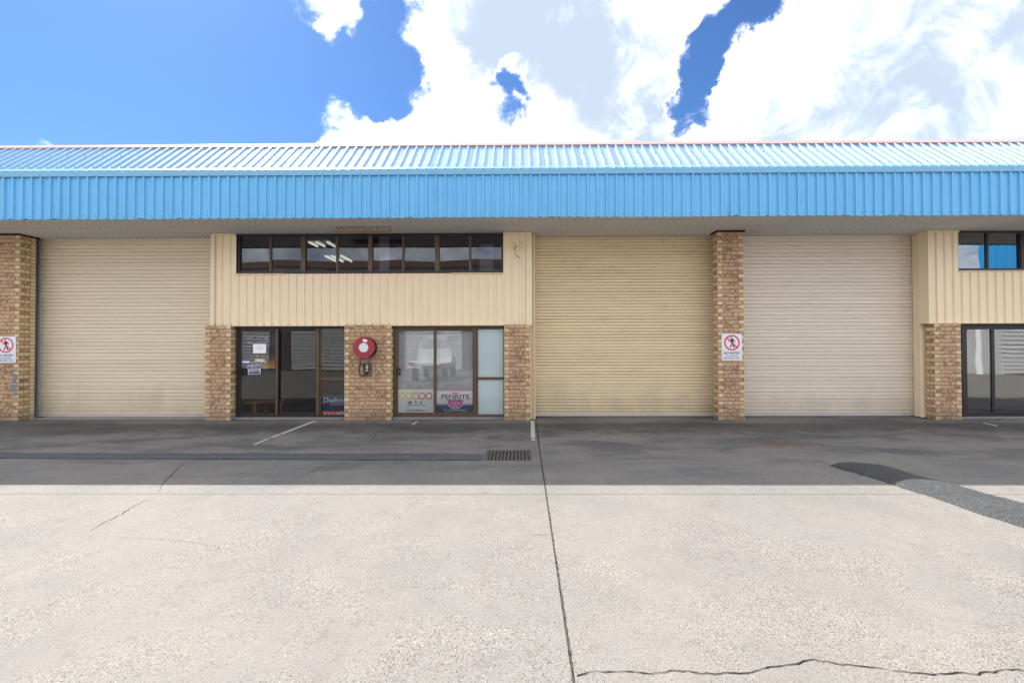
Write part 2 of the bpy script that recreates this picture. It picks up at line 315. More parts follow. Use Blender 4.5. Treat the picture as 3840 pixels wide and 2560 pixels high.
def asphalt_mat(name, dark, light):
    m, n = new_mat(name); p = n.pos
    v = n.n('ShaderNodeTexVoronoi', {'Vector': p, 'Scale': 140.0}); s = n.n('ShaderNodeSeparateColor', {0: v.outputs['Color']}).outputs[0]
    fine = n.noise(p, 60, 5, 0.7); mid = n.noise(p, 3, 6, 0.6)
    c = n.mix(n.maprange(s, 0.2, 1.0, 0.0, 1.0), dark, light)
    c = n.mix(n.maprange(fine, 0.5, 0.7, 0.0, 0.6), c, tuple(k*0.35 for k in dark))
    c = n.mix(n.maprange(mid, 0.4, 0.7, 0, .3), c, dark)
    setin(n, 'Base Color', c); setin(n, 'Roughness', 0.9)
    bump(n, n.math('ADD', v.outputs['Distance'], n.math('MULTIPLY', fine, 1.2)), 0.9, 0.01); return m
M['asph'] = asphalt_mat('patched_asphalt', (0.026, 0.028, 0.03), (0.125, 0.13, 0.13))
M['strip'] = asphalt_mat('bluegrey_asphalt_strip', (0.06, 0.068, 0.078), (0.14, 0.152, 0.164))

def flame_mat():
    m, n = new_mat('flame_print')
    z = n.n('ShaderNodeSeparateXYZ', {0: n.pos}).outputs[2]
    f = n.math('ADD', z, n.math('MULTIPLY', n.noise(n.pos, 9, 5, 0.6), -0.35))
    z0 = Z(1380, 10.75)
    ramp = n.n('ShaderNodeValToRGB', {0: n.maprange(f, z0-0.2, z0+0.22, 0, 1, False)})
    cr = ramp.color_ramp; cr.elements[0].position = 0.0; cr.elements[0].color = (.55, .42, .03, 1); cr.elements[1].position = 0.95; cr.elements[1].color = (.012, .016, .035, 1)
    e = cr.elements.new(.35); e.color = (.42, .13, .015, 1); e = cr.elements.new(.65); e.color = (.12, .03, .012, 1)
    setin(n, 'Base Color', ramp.outputs[0]); setin(n, 'Roughness', .4); return m
M['flame'] = flame_mat()

# ------------------------------------------------------------------ geometry helpers
WL = {}                                       # world location of each object
def place(o, loc, parent):
    loc = Vector(loc); WL[o.name] = loc
    if parent is not None:
        o.parent = parent; o.location = loc - WL[parent.name]
    else: o.location = loc
def empty(name, loc, label, cat, group=None, parent=None):
    o = bpy.data.objects.new(name, None); COL.objects.link(o); o.empty_display_size = .2
    place(o, loc, parent); tag(o, label, cat, group); return o
def tag(o, label=None, cat=None, group=None, kind=None):
    if label: o['label'] = label
    if cat: o['category'] = cat
    if group: o['group'] = group
    if kind: o['kind'] = kind
    return o
class MB:
    def __init__(s): s.v = []; s.f = []
    def quad(s, a, b, c, d):
        i = len(s.v); s.v += [tuple(a), tuple(b), tuple(c), tuple(d)]; s.f.append((i, i+1, i+2, i+3)); return s
    def poly(s, pts):
        i = len(s.v); s.v += [tuple(p) for p in pts]; s.f.append(tuple(range(i, i+len(pts)))); return s
    def box(s, x0, x1, y0, y1, z0, z1):
        i = len(s.v)
        s.v += [(x, y, z) for z in (z0, z1) for y in (y0, y1) for x in (x0, x1)]
        s.f += [tuple(i+k for k in q) for q in ((0, 2, 3, 1), (4, 5, 7, 6), (0, 1, 5, 4), (2, 6, 7, 3), (0, 4, 6, 2), (1, 3, 7, 5))]
        return s
    def prism(s, prof, fn, a, b):             # closed 2-D profile swept from a to b; fn(u, v, t) -> xyz
        i = len(s.v); k = len(prof)
        s.v += [tuple(fn(u, v, a)) for u, v in prof] + [tuple(fn(u, v, b)) for u, v in prof]
        for j in range(k): s.f.append((i+j, i+(j+1) % k, i+k+(j+1) % k, i+k+j))
        s.f += [tuple(i+j for j in reversed(range(k))), tuple(i+k+j for j in range(k))]; return s
    def cyl(s, c, axis, r0, r1, h, n=24, cap=True):
        axis = Vector(axis).normalized(); u = axis.orthogonal().normalized(); w_ = axis.cross(u); c = Vector(c); i = len(s.v)
        for hh, r in ((0, r0), (h, r1)):
            for j in range(n):
                a = 2*math.pi*j/n; s.v.append(tuple(c+axis*hh+(u*math.cos(a)+w_*math.sin(a))*r))
        for j in range(n): s.f.append((i+j, i+(j+1) % n, i+n+(j+1) % n, i+n+j))
        if cap: s.f += [tuple(i+j for j in reversed(range(n))), tuple(i+n+j for j in range(n))]
        return s
    def tube(s, pts, r, n=8):
        pts = [Vector(p) for p in pts]; i = len(s.v)
        for k, p in enumerate(pts):
            t = (pts[min(k+1, len(pts)-1)]-pts[max(k-1, 0)]).normalized()
            u = t.cross(Vector((0, 1, 0.01))).normalized(); w_ = t.cross(u)
            for j in range(n):
                a = 2*math.pi*j/n; s.v.append(tuple(p+(u*math.cos(a)+w_*math.sin(a))*r))
        for k in range(len(pts)-1):
            for j in range(n): s.f.append((i+k*n+j, i+k*n+(j+1) % n, i+(k+1)*n+(j+1) % n, i+(k+1)*n+j))
        e = len(pts)-1
        s.f += [tuple(i+j for j in reversed(range(n))), tuple(i+e*n+j for j in range(n))]; return s
    def ring(s, c, r0, r1, y0, y1, n=40, a0=0, a1=2*math.pi):   # flat annulus facing -Y
        i = len(s.v); full = abs(a1-a0-2*math.pi) < 1e-6; k = n if full else n+1
        for j in range(k):
            a = a0+(a1-a0)*j/n
            for r, y in ((r0, y0), (r1, y0), (r1, y1), (r0, y1)): s.v.append((c[0]+r*math.cos(a), y, c[2]+r*math.sin(a)))
        for j in range(n):
            q = i+4*j; t = i+4*((j+1) % k)
            for m_ in range(4): s.f.append((q+m_, q+(m_+1) % 4, t+(m_+1) % 4, t+m_))
        return s
    def build(s, name, mat, parent=None, loc=None, smooth=False, bevel=0, kind=None):
        me = bpy.data.meshes.new(name)
        if loc is None:
            lo = [min(v[k] for v in s.v) for k in range(3)]; hi = [max(v[k] for v in s.v) for k in range(3)]
            loc = Vector(((lo[0]+hi[0])/2, (lo[1]+hi[1])/2, lo[2]))
        loc = Vector(loc)
        me.from_pydata([tuple(Vector(v)-loc) for v in s.v], [], s.f)
        bm = bmesh.new(); bm.from_mesh(me)
        bmesh.ops.recalc_face_normals(bm, faces=bm.faces)
        if bevel: bmesh.ops.bevel(bm, geom=list(bm.edges), offset=bevel, segments=1, affect='EDGES', clamp_overlap=True)
        bm.to_mesh(me); bm.free()
        if smooth:
            for p in me.polygons: p.use_smooth = True
        me.materials.append(M[mat]); o = bpy.data.objects.new(name, me); COL.objects.link(o); place(o, loc, parent)
        if kind: o['kind'] = kind
        return o
def share(name, me, loc, parent, rot=None):
    o = bpy.data.objects.new(name, me); COL.objects.link(o); place(o, loc, parent)
    if rot: o.rotation_euler = rot
    return o

def text(name, s, x0, x1, z0, z1, Y, mat, parent, shear=0.0, mirror=False, bold=0.0, rot=0.0, th=0.0015):
    cu = bpy.data.curves.new('t', 'FONT'); cu.body = s; cu.shear = shear; cu.offset = bold; cu.extrude = 0.0; cu.resolution_u = 3
    ob = bpy.data.objects.new('t', cu); COL.objects.link(ob)
    bpy.context.view_layer.update()
    dg = bpy.context.evaluated_depsgraph_get(); me = bpy.data.meshes.new_from_object(ob.evaluated_get(dg))
    bpy.data.objects.remove(ob); bpy.data.curves.remove(cu)
    xs = [v.co.x for v in me.vertices]; ys = [v.co.y for v in me.vertices]
    ax, bx_, ay, by_ = min(xs), max(xs), min(ys), max(ys); cx, cz = (x0+x1)/2, (z0+z1)/2
    for v in me.vertices:
        u = (v.co.x-ax)/(bx_-ax)-.5; t = (v.co.y-ay)/(by_-ay)-.5
        if mirror: u = -u
        lx, lz = u*(x1-x0), t*(z1-z0)
        v.co = (lx*math.cos(rot)-lz*math.sin(rot), 0, lx*math.sin(rot)+lz*math.cos(rot))
    bm = bmesh.new(); bm.from_mesh(me)
    ext = bmesh.ops.extrude_face_region(bm, geom=list(bm.faces))
    for e in ext['geom']:
        if isinstance(e, bmesh.types.BMVert): e.co.y -= th
    bmesh.ops.recalc_face_normals(bm, faces=bm.faces)
    bm.to_mesh(me); bm.free(); me.materials.append(M[mat]); me.name = name
    o = bpy.data.objects.new(name, me); COL.objects.link(o); place(o, (cx, Y, cz), parent); return o

# ------------------------------------------------------------------ main planes
YP, YC, YW, YD, YS = 10.34, 10.42, 10.50, 10.56, 10.90   # pillar front, cladding, upper window, doors, shutters
ZS = Z(812, 9.15)                                          # soffit
YF = 9.15; ZFT = Z(636, YF)                                # fascia, roof edge
XL, XR = -15.5, 15.5
YR = 10.10; ZR = Z(549, YR)
PITCH_RIB = 0.1915

# ------------------------------------------------------------------ ground
g = MB()
ys = [-600, -60, -20] + [y*0.5 for y in range(-20, 23)] + [12, 40, 600]
for a, b in zip(ys[:-1], ys[1:]):
    g.quad((-600, a, gz(a)-.05), (600, a, gz(a)-.05), (600, b, gz(b)-.05), (-600, b, gz(b)-.05))
tag(g.build('ground', 'ground', loc=(0, 0, 0)), kind='structure')

forecourt = bpy.data.objects.new('forecourt', None); COL.objects.link(forecourt); place(forecourt, (0, 0, 0), None)
tag(forecourt, kind='structure')
def jline(p, q):
    a, b = G(*p), G(*q); k = (b.x-a.x)/(b.y-a.y); return lambda y: a.x + k*(y-a.y)
jc = jline((2010, 1574), (2150, 2540)); jl = jline((762, 1578), (60, 1780)); jr = jline((3175, 1568), (3840, 1728))
yj = G(1000, 1851).y
pit_a, pit_b = G(1820, 1726), G(1983, 1687)
GX0, GX1, GY0, GY1 = pit_a.x-.005, pit_b.x+.02, pit_a.y, pit_b.y
def slab(x0f, x1f, ya, yb, hole=None):
    m = MB(); nseg = max(2, int((yb-ya)/0.35)); st = [ya+(yb-ya)*k/nseg for k in range(nseg+1)]
    if hole: st = sorted(set(st+[hole[2], hole[3]]))
    for a, b in zip(st[:-1], st[1:]):
        spans = [(0, 1)]
        if hole and a >= hole[2]-1e-6 and b <= hole[3]+1e-6:
            for xa, xb in (((x0f(a), x0f(b)), (hole[0], hole[0])), ((hole[1], hole[1]), (x1f(a), x1f(b)))):
                m.quad((xa[0], a, gz(a)), (xb[0], a, gz(a)), (xb[1], b, gz(b)), (xa[1], b, gz(b)))
            continue
        m.quad((x0f(a), a, gz(a)), (x1f(a), a, gz(a)), (x1f(b), b, gz(b)), (x0f(b), b, gz(b)))
        for f_ in (x0f, x1f): m.quad((f_(a), a, gz(a)-.045), (f_(b), b, gz(b)-.045), (f_(b), b, gz(b)), (f_(a), a, gz(a)))
    for y in (ya, yb): m.quad((x0f(y), y, gz(y)-.045), (x1f(y), y, gz(y)-.045), (x1f(y), y, gz(y)), (x0f(y), y, gz(y)))
    if hole:
        hx0, hx1, hy0, hy1 = hole
        for (p, q) in (((hx0, hy0), (hx1, hy0)), ((hx1, hy0), (hx1, hy1)), ((hx1, hy1), (hx0, hy1)), ((hx0, hy1), (hx0, hy0))):
            m.quad((p[0], p[1], gz(p[1])-.6), (q[0], q[1], gz(q[1])-.6), (q[0], q[1], gz(q[1])), (p[0], p[1], gz(p[1])))
    o = m.build('slab', 'conc', forecourt, loc=(0, 0, 0)); return o
gc, gl_ = 0.007, 0.005
K = lambda v: (lambda y: v)
OFS = lambda f_, d: (lambda y: f_(y)+d)
YB = 11.0
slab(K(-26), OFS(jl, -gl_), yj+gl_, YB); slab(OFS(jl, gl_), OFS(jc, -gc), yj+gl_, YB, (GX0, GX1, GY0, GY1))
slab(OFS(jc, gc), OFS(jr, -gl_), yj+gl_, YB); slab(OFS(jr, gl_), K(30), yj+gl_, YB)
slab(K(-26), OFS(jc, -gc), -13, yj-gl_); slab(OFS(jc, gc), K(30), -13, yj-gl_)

def strip(name, pts, w0, mat, parent, lift=0.004, jit=0.0, taper=False):   # ribbon on the ground through photo pixels
    P = [G(*p) for p in pts]; Q = []
    for a, b in zip(P[:-1], P[1:]):
        k = max(1, int((b-a).length/0.03)) if jit else 1
        for j in range(k): Q.append(a.lerp(b, j/k))
    Q.append(P[-1])
    if jit:
        for q in Q[1:-1]: q.x += random.uniform(-jit, jit); q.y += random.uniform(-jit, jit)
    m = MB(); L = []
    for k, q in enumerate(Q):
        t = (Q[min(k+1, len(Q)-1)]-Q[max(0, k-1)]); t.z = 0; t.normalize(); nrm = Vector((-t.y, t.x, 0))
        ww = w0*(random.uniform(.35, 1.1) if jit else 1)*(min(1, .15+2.2*min(k, len(Q)-1-k)/len(Q)) if taper else 1)
        a, b = q+nrm*ww/2, q-nrm*ww/2
        L.append(((a.x, a.y, gz(a.y)+lift), (b.x, b.y, gz(b.y)+lift)))
    for (a, b), (c, d) in zip(L[:-1], L[1:]): m.quad(a, b, d, c)
    return m.build(name, mat, parent)
strip('joint_dirt', [(2010, 1576), (2016, 1640), (2031, 1735), (2046, 1830), (2075, 2030), (2097, 2180), (2124, 2365), (2151, 2550), (2175, 2700)], .015, 'jdirt', forecourt, jit=.006)
strip('crack', [(708, 1723), (690, 1735), (655, 1768), (640, 1785), (612, 1810), (606, 1822), (600, 1838), (585, 1850)], .012, 'crack', forecourt, jit=.010, taper=True)
strip('crack', [(606, 1853), (560, 1872), (520, 1888), (490, 1905), (462, 1924), (420, 1945), (372, 1968), (345, 1990), (305, 2006)], .009, 'crack', forecourt, jit=.010, taper=True)
strip('crack', [(330, 2010), (560, 2020), (720, 2030), (830, 2055), (900, 2075)], .0028, 'crack', forecourt, jit=.010, taper=True)
strip('crack', [(1262, 1725), (1215, 1745), (1150, 1780), (1090, 1800)], .010, 'crack', forecourt, jit=.012, taper=True)
strip('crack', [(1412, 1625), (1408, 1635), (1385, 1655), (1370, 1664)], .016, 'crack', forecourt, jit=.012, taper=True)
c8 = [(420, 615), (480, 598), (560, 598), (650, 595), (740, 607), (820, 592), (1010, 607), (1170, 602), (1200, 588), (1290, 575), (1370, 563), (1400, 550), (1440, 545), (1500, 555), (1660, 578), (1720, 582), (1800, 597), (1870, 600), (1960, 612), (2030, 605), (2060, 600), (2150, 607), (2240, 595), (2290, 588), (2352, 590), (2700, 590)]
strip('crack', [(1800+x*.8673, 2000+y*.8673) for x, y in c8], .0075, 'crack', forecourt, jit=.007)
strip('crack', [(1995, 2006), (2020, 2006), (2052, 2008)], .006, 'crack', forecourt, jit=.004)
strip('crack', [(3050, 1718), (3075, 1730), (3110, 1744), (3135, 1752)], .008, 'crack', forecourt, jit=.012)
strip('crack', [(2600, 1730), (2680, 1755), (2740, 1772), (2800, 1797)], .006, 'crack', forecourt, jit=.012, taper=True)
strip('crack', [(1984, 1684), (1998, 1679), (2014, 1678)], .012, 'crack', forecourt, jit=.004)
strip('crack', [(1984, 1692), (2014, 1690)], .006, 'crack', forecourt); strip('crack', [(1987, 1712), (2018, 1710)], .006, 'crack', forecourt)
def marking(pts):
    m = MB(); m.poly([(q.x, q.y, gz(q.y)+.005) for q in (G(*p) for p in pts)]); return m.build('line_marking', 'line', forecourt)
marking([(1178, 1577), (1194, 1577), (1062, 1627), (1046, 1627)]); marking([(1040, 1629), (1056, 1629), (1026, 1640), (1012, 1640)]); marking([(1002, 1644), (1014, 1644), (960, 1667), (948, 1667)])
marking([(1990, 1577), (2003, 1577), (2007.5, 1642), (1991.5, 1642)]); marking([(1992, 1645), (2007, 1646), (2006, 1652), (1993, 1651)])
marking([(1560, 1580), (1569, 1580), (1550, 1593), (1541, 1593)]); marking([(3684, 1585), (3690, 1584), (3745, 1597), (3735, 1598)])
# bluegrey asphalt strip along the valley, ends at the grate
a, b = G(0, 1700), G(1800, 1704); c, d = G(0, 1718), G(1800, 1726)
m = MB(); n_ = 60; prev = None
for k in range(n_+1):
    x = -14 + (GX0-.03+14)*k/n_
    yt = a.y+(b.y-a.y)*(x-a.x)/(b.x-a.x) + random.uniform(-.012, .012); yb = c.y+(d.y-c.y)*(x-c.x)/(d.x-c.x)+random.uniform(-.015, .015)
    cur = ((x, yb, gz(yb)+.005), (x, yt, gz(yt)+.005))
    if prev: m.quad(prev[0], cur[0], cur[1], prev[1])
    prev = cur
tag(m.build('asphalt_strip', 'strip', None), kind='structure')
bpy.data.objects['asphalt_strip']['label'] = 'narrow bluegrey asphalt drain strip across the left forecourt'
for off, yy in ((0, (a, b)), (1, (c, d))):
    strip('crack', [(0, 1699 if not off else 1719), (600, 1701 if not off else 1721), (1200, 1703 if not off else 1724), (1800, 1703 if not off else 1727)], .016, 'crack', forecourt, lift=.008, jit=.014)
# drain grate
gr = empty('drain_grate', ((GX0+GX1)/2, (GY0+GY1)/2, gz(GY0)-.05), 'rusty iron slotted drain grate set in the concrete beside the long joint', 'drain grate')
zt = gz((GY0+GY1)/2)
MB().box(GX0, GX1, GY0, GY1, zt-.5, zt-.48).build('pit_floor', 'pit', gr)
fr = MB(); e = .035
fr.box(GX0+.004, GX0+e, GY0+.004, GY1-.004, zt-.05, zt-.004).box(GX1-e, GX1-.004, GY0+.004, GY1-.004, zt-.05, zt-.004).box(GX0+e, GX1-e, GY0+.004, GY0+.025, zt-.05, zt-.004).box(GX0+e, GX1-e, GY1-.03, GY1-.004, zt-.05, zt-.004)
fr.build('frame', 'iron', gr)
nb = 11; wx = (GX1-GX0-2*e)/nb
bar = None
for k in range(nb):
    xc = GX0+e+wx*(k+.5)
    if bar is None:
        bar = MB().box(xc-wx*.30, xc+wx*.30, GY0+.025, GY1-.03, zt-.05, zt-.006).build('bar', 'iron', gr)
    else: share('bar', bar.data, (xc, (GY0+.025+GY1-.03)/2, zt-.05), gr)
# asphalt hump
top = [(1015, 376), (1080, 364), (1200, 365), (1360, 375), (1480, 405), (1580, 440), (1700, 470), (1850, 505), (2100, 575), (2352, 640), (2700, 735)]
bot = [(1015, 378), (1090, 405), (1200, 435), (1300, 465), (1400, 497), (1560, 550), (1700, 592), (1850, 645), (2000, 700), (2352, 812), (2700, 930)]
def poly_at(pl, t):
    P = [G(2560+x*.5442, 1540+y*.5442) for x, y in pl]; t *= len(P)-1; i = min(int(t), len(P)-2); return P[i].lerp(P[i+1], t-i)
m = MB(); nu, nv = 60, 10; Vv = []
for i in range(nu+1):
    A, B = poly_at(top, i/nu), poly_at(bot, i/nu)
    jA, jB = random.uniform(-.006, .006), random.uniform(-.008, .008)
    A.y += jA; B.y += jB; B.x += jB
    for j in range(nv+1):
        q = A.lerp(B, j/nv); h = .06*min(1, i/9)*math.sin(math.pi*j/nv)**.7 + (random.uniform(-.003, .003) if 0 < j < nv else 0)
        Vv.append((q.x, q.y, gz(q.y)+(-.006 if j in (0, nv) else .006)+h))
m.v = Vv
for i in range(nu):
    for j in range(nv): m.f.append((i*(nv+1)+j, (i+1)*(nv+1)+j, (i+1)*(nv+1)+j+1, i*(nv+1)+j+1))
tag(m.build('asphalt_hump', 'asph', None, smooth=True), 'low dark asphalt hump running across the concrete at the right', None, kind='structure')

# ------------------------------------------------------------------ brick pillars
LB, DB, HB, PB, PZ = 0.2295, 0.110, 0.0765, 0.2395, 0.0870
def brick_mesh(l):
    o = MB().box(-l/2, l/2, -DB/2, DB/2, 0, HB).build('brick', 'brick', None, loc=(0, 0, 0), bevel=.0022)
    me = o.data; WL.pop(o.name, None); bpy.data.objects.remove(o); return me
BR = brick_mesh(LB)
def pillar(label, x0, nfull, courses, depth_side, flip, cap=False, extra=False, group='brick pillars along the front'):
    wid = nfull*PB + DB                      # n whole bricks and a header
    p = empty('brick_pillar', (x0+wid/2, YP+.115, 0), label, 'pillar', group)
    ztop = courses*PZ
    MB().box(x0+.009, x0+wid-.009, YP+.009, YP+.221, -.03, ztop-.004).build('mortar', 'mortar', p)
    for c in range(courses):
        zc = c*PZ + .004
        headright = (c + flip) % 2 == 0
        def put(x, y, rz):
            o = share('brick', BR, (x, y+random.uniform(-.0015, .0015), zc), p); o.rotation_euler = (0, 0, rz+random.uniform(-.004, .004))
        xs0 = x0 if headright else x0 + DB + .010
        hx = x0 + wid - DB/2 if headright else x0 + DB/2
        put(hx, YP+LB/2, math.pi/2)
        for k in range(nfull): put(xs0 + LB/2 + k*PB, YP+DB/2, 0)
        # rear wythe bricks that close the side face of this course
        if headright: put(x0+LB/2, YP+LB-DB/2, 0)
        else: put(x0+wid-LB/2, YP+LB-DB/2, 0)
        if extra: put(x0+wid-LB/2, YP+LB+.012+DB/2, 0)
    if extra: MB().box(x0+wid-.3, x0+wid-.006, YP+.23, YP+.355, -.03, ztop-.004).build('mortar', 'mortar', p)
    if cap: MB().box(x0-.035, x0+wid+.035, YP-.035, YP+.30 if not extra else YP+.42, ztop, ZS-.003).build('cap', 'blackcap', p)
    return p, wid
WL2 = 2*PB+DB; WL4 = 4*PB+DB
xlp = X(71, YP, 1230)-WL4
pillar('tall brick pillar at the left edge with grey smear and no entry sign', xlp, 4, 49, .35, 0, True, True)
xcp = X(2692.5, YP, 1230)
pillar('tall brick pillar between the yellow and the grey roller shutters', xcp, 2, 49, .23, 1, True)
xa = X(768, YP, 1400); pillar('short brick pillar left of the dark glass door', xa, 2, 25, .23, 0)
xm = X(1291.5, YP, 1400); pillar('wide short brick pillar behind the red hose reel', xm, 4, 25, .23, 0)
xb = X(1891, YP, 1400); pillar('short brick pillar right of the frosted glass panels', xb, 2, 25, .23, 0)
xd = X(3507, YP, 1400); pillar('short brick pillar at the far right beside the dark doorway', xd, 2, 25, .23, 1)
# grey paint smear on the left pillar corner
sm = MB()
xe = xlp+WL4
for (px0, px1, py0, py1) in ((50, 64, 1400, 1422), (46, 64, 1422, 1437), (40, 66, 1441, 1452), (46, 65, 1454, 1465), (54, 64, 1470, 1486)):
    q0 = X(px0, YP); q1 = min(X(px1, YP)+.02, xe+.001); z0, z1 = Z(py1, YP, 60), Z(py0, YP, 60); k = 10
    sm.poly([(q0+(q1-q0)*(.5-.5*math.cos(2*math.pi*j/k))*1.0, YP-.004, (z0+z1)/2+(z1-z0)*.55*math.sin(2*math.pi*j/k)*random.uniform(.75, 1.1)) for j in range(k)])
M['smear'] = paint('grey_paint_smear', (0.17, 0.22, 0.27), .7, .2, scale=20)
pp = bpy.data.objects['brick_pillar']
sm.build('paint_smear', 'smear', pp)

# ------------------------------------------------------------------ the building
bld = empty('warehouse_building', (0, 13, 0), 'long single row warehouse with blue metal roof fascia and cream walls', 'building')
def rib_profile(x0, x1, phase, h=.026, top=.032, base=.054):
    pts = [(x0, None)]; k = math.floor((x0-phase)/PITCH_RIB)-1
    raw = []
    while True:
        c = phase + k*PITCH_RIB
        if c-base > x1: break
        raw += [(c-base/2, 0), (c-top/2, h), (c+top/2, h), (c+base/2, 0), (c+PITCH_RIB*.5-.03, 0), (c+PITCH_RIB*.5-.022, .0025), (c+PITCH_RIB*.5+.022, .0025), (c+PITCH_RIB*.5+.03, 0)]; k += 1
    def at(x):
        for (xa_, ha), (xb_, hb) in zip(raw[:-1], raw[1:]):
            if xa_ <= x <= xb_: return ha+(hb-ha)*(x-xa_)/max(1e-9, xb_-xa_)
        return 0
    return [(x0, at(x0))] + [q for q in raw if x0 < q[0] < x1] + [(x1, at(x1))]
def ribsheet(name, x0, x1, phase, fn, s0, s1, mat, parent, th=.0015, h=.026):
    pr = rib_profile(x0, x1, phase, h); m = MB(); i = 0
    for x, hh in pr: m.v += [fn(x, hh, s0), fn(x, hh, s1), fn(x, hh-th, s0), fn(x, hh-th, s1)]
    k = len(pr)
    for j in range(k-1):
        a = 4*j; b = a+4
        m.f += [(a, b, b+1, a+1), (a+2, a+3, b+3, b+2), (a, a+2, b+2, b), (a+1, b+1, b+3, a+3)]
    m.f += [(0, 1, 3, 2), (4*k-4, 4*k-2, 4*k-1, 4*k-3)]
    return m.build(name, mat, parent)
PW = PITCH_RIB*4
# fascia
fas = MB()
zfb = ZS-.015; zcap = Z(656, YF)
fas.box(XL, XR, YF-.044, YF-.038, zcap, ZFT+.004).box(XL, XR, YF+.04, YF+.05, ZS+.06, ZFT)
fascia = fas.build('fascia', 'flash', bld)
x = XL; ph = X(1600+845*.2933, YF, 700) % PITCH_RIB
while x < XR-.01:
    x1 = min(x+PW, XR); yo = random.uniform(0, .002); zj = random.uniform(-.006, .004)
    ribsheet('panel', x, x1+.02, ph, lambda a, h, s, yo=yo: (a, YF-h+yo, s), zfb+zj, zcap+.03, 'blue', fascia, h=.036)
    x = x1
# screw heads
m = MB(); k = 0
xx = XL + .05
while xx < XR:
    c = ph + round((xx-ph)/PITCH_RIB)*PITCH_RIB
    m.cyl((c-.055, YF-.006, zfb+.06), (0, 1, 0), .007, .007, .012, 6); 
    if int(round((c-ph)/PITCH_RIB)) % 2: m.cyl((c, YF-.050, zcap+.018), (0, 1, 0), .007, .007, .008, 6)
    xx += PITCH_RIB
m.build('screws', 'screw', fascia, kind='stuff')
for _ in range(46):
    cx_ = random.uniform(XL+1, XR-1); wd_ = random.uniform(.02, .09); hh_ = random.uniform(.008, .022); k = 7
    MB().prism([(cx_+wd_*math.cos(6.283*j/k)*random.uniform(.6, 1), zfb+.003+hh_*max(-.2, math.sin(6.283*j/k))*random.uniform(.5, 1)) for j in range(k)], lambda u, v, t: (u, t, v), YF-.004, YF-.0015).build('rust_chip', 'screw', fascia)
# steep front roof
dy, dz = YR-YF-.03, ZR-ZFT-.02; Ln = math.hypot(dy, dz); ud = (dy/Ln, dz/Ln); un = (-dz/Ln, dy/Ln)
roof = MB()
def rcap(s_, h): return (YF+.01+ud[0]*s_+un[0]*h, ZFT+.012+ud[1]*s_+un[1]*h)
def slope_strip(mb, s0, s1, h0, h1, th=.003):
    (ya, za), (yb, zb) = rcap(s0, h0), rcap(s1, h1); (yc, zc_), (yd, zd_) = rcap(s1, h1-th), rcap(s0, h0-th)
    mb.prism([(ya, za), (yb, zb), (yc, zc_), (yd, zd_)], lambda u, v, t: (t, u, v), XL, XR)
slope_strip(roof, Ln-.02, Ln+.13, .040, .040); slope_strip(roof, Ln-.021, Ln-.018, .040, .012, .028)
yq, zq = rcap(Ln+.13, .037); roof.quad((XL, yq, zq), (XR, yq, zq), (XR, yq+.6, zq+.02), (XL, yq+.6, zq+.02))
roofo = roof.build('roof', 'ridge', bld)
def rfn(a, h, s): return (a, YF+.01+ud[0]*s+un[0]*h, ZFT+.012+ud[1]*s+un[1]*h)
x = XL; ph2 = X(1953, YF, 600) % PITCH_RIB
while x < XR-.01:
    x1 = min(x+PW, XR); ribsheet('roof_panel', x, x1+.02, ph2, rfn, 0, Ln+.05, 'roofblue', roofo, h=.034); x = x1
lip = MB(); slope_strip(lip, -.035, .045, .037, .037); lip.build('roof_lip', 'flash', roofo)
m = MB(); k = 0; xx = XL+.1
while xx < XR:
    c = ph2 + round((xx-ph2)/PITCH_RIB)*PITCH_RIB; k += 1
    for s in ([.16] + ([.75] if k % 2 else [])):
        b_ = rfn(c, .034, s); m.cyl(b_, (0, un[0], un[1]), .009, .008, .012, 6)
    xx += PITCH_RIB
m.build('screws', 'screw', roofo, kind='stuff')
MB().box(XL, XR, YR+.5, 30, ZR-.05, ZR+.06).build('roof_deck', 'steel', bld)
# soffit of fine ribbed sheet
sof = MB().box(XL, XR, YF+.05, YS+.12, ZS+.035, ZS+.06).build('soffit', 'soffit', bld)
x = XL; k = 0
while x < XR-.01:
    x1 = min(x+.82, XR); m = MB(); q = .0328; n_ = int(round((x1-x)/q)); pr = []
    for j in range(n_):
        a = x+(x1-x)*j/n_; pr += [(a, 0), (a+q*.25, .006), (a+q*.5, .006), (a+q*.75, 0)]
    pr.append((x1-.003, 0)); dzz = random.uniform(-.001, .001)
    for a, h in pr: m.v += [(a, YF+.051, ZS+h+dzz), (a, YS+.1, ZS+h+dzz)]
    for j in range(len(pr)-1): m.f.append((2*j, 2*j+1, 2*j+3, 2*j+2))
    m.build('soffit_sheet', 'soffit', sof); x = x1
m = MB(); xx = XL
while xx < XR:
    for r_, yy in enumerate((YF+.28, YF+.70, YF+1.16, YF+1.55)):
        m.cyl((xx+.05*r_, yy, ZS-.006), (0, 0, 1), .008, .008, .008, 6)
    xx += .148
m.build('screws', 'screw', sof, kind='stuff')

# cladding blocks
def clad(x0, x1, z0, z1, phase, trimparent, n_first=PW):
    x = x0
    while x < x1-.01:
        xe_ = min(x+n_first, x1)
        ribsheet('panel', x, xe_, phase, lambda a, h, s: (a, YC-h, s), z0, z1, 'cream', trimparent, h=.036); x = xe_
cl_x0, cl_x1 = X(795, YC, 1000), X(1994, YC, 1000)
wn_x0, wn_x1 = X(893, YW, 950), X(1888.5, YW, 950)
zc0 = Z(1219.5, YC, 1400); zw0, zw1 = Z(1026, YW, 1400), ZS-.004
phc = X(700+437*.2998, YC, 1000) % PITCH_RIB
tr = MB()
tr.box(cl_x0-.02, cl_x1+.01, YC-.065, YC+.03, zc0-.016, zc0-.006)                  # drip flashing
tr.box(cl_x0-.004, cl_x0+.085, YC-.042, YC-.037, zc0-.004, ZS-.045).box(cl_x0-.008, cl_x0-.004, YC-.042, YS-.06, zc0-.004, ZS-.004)
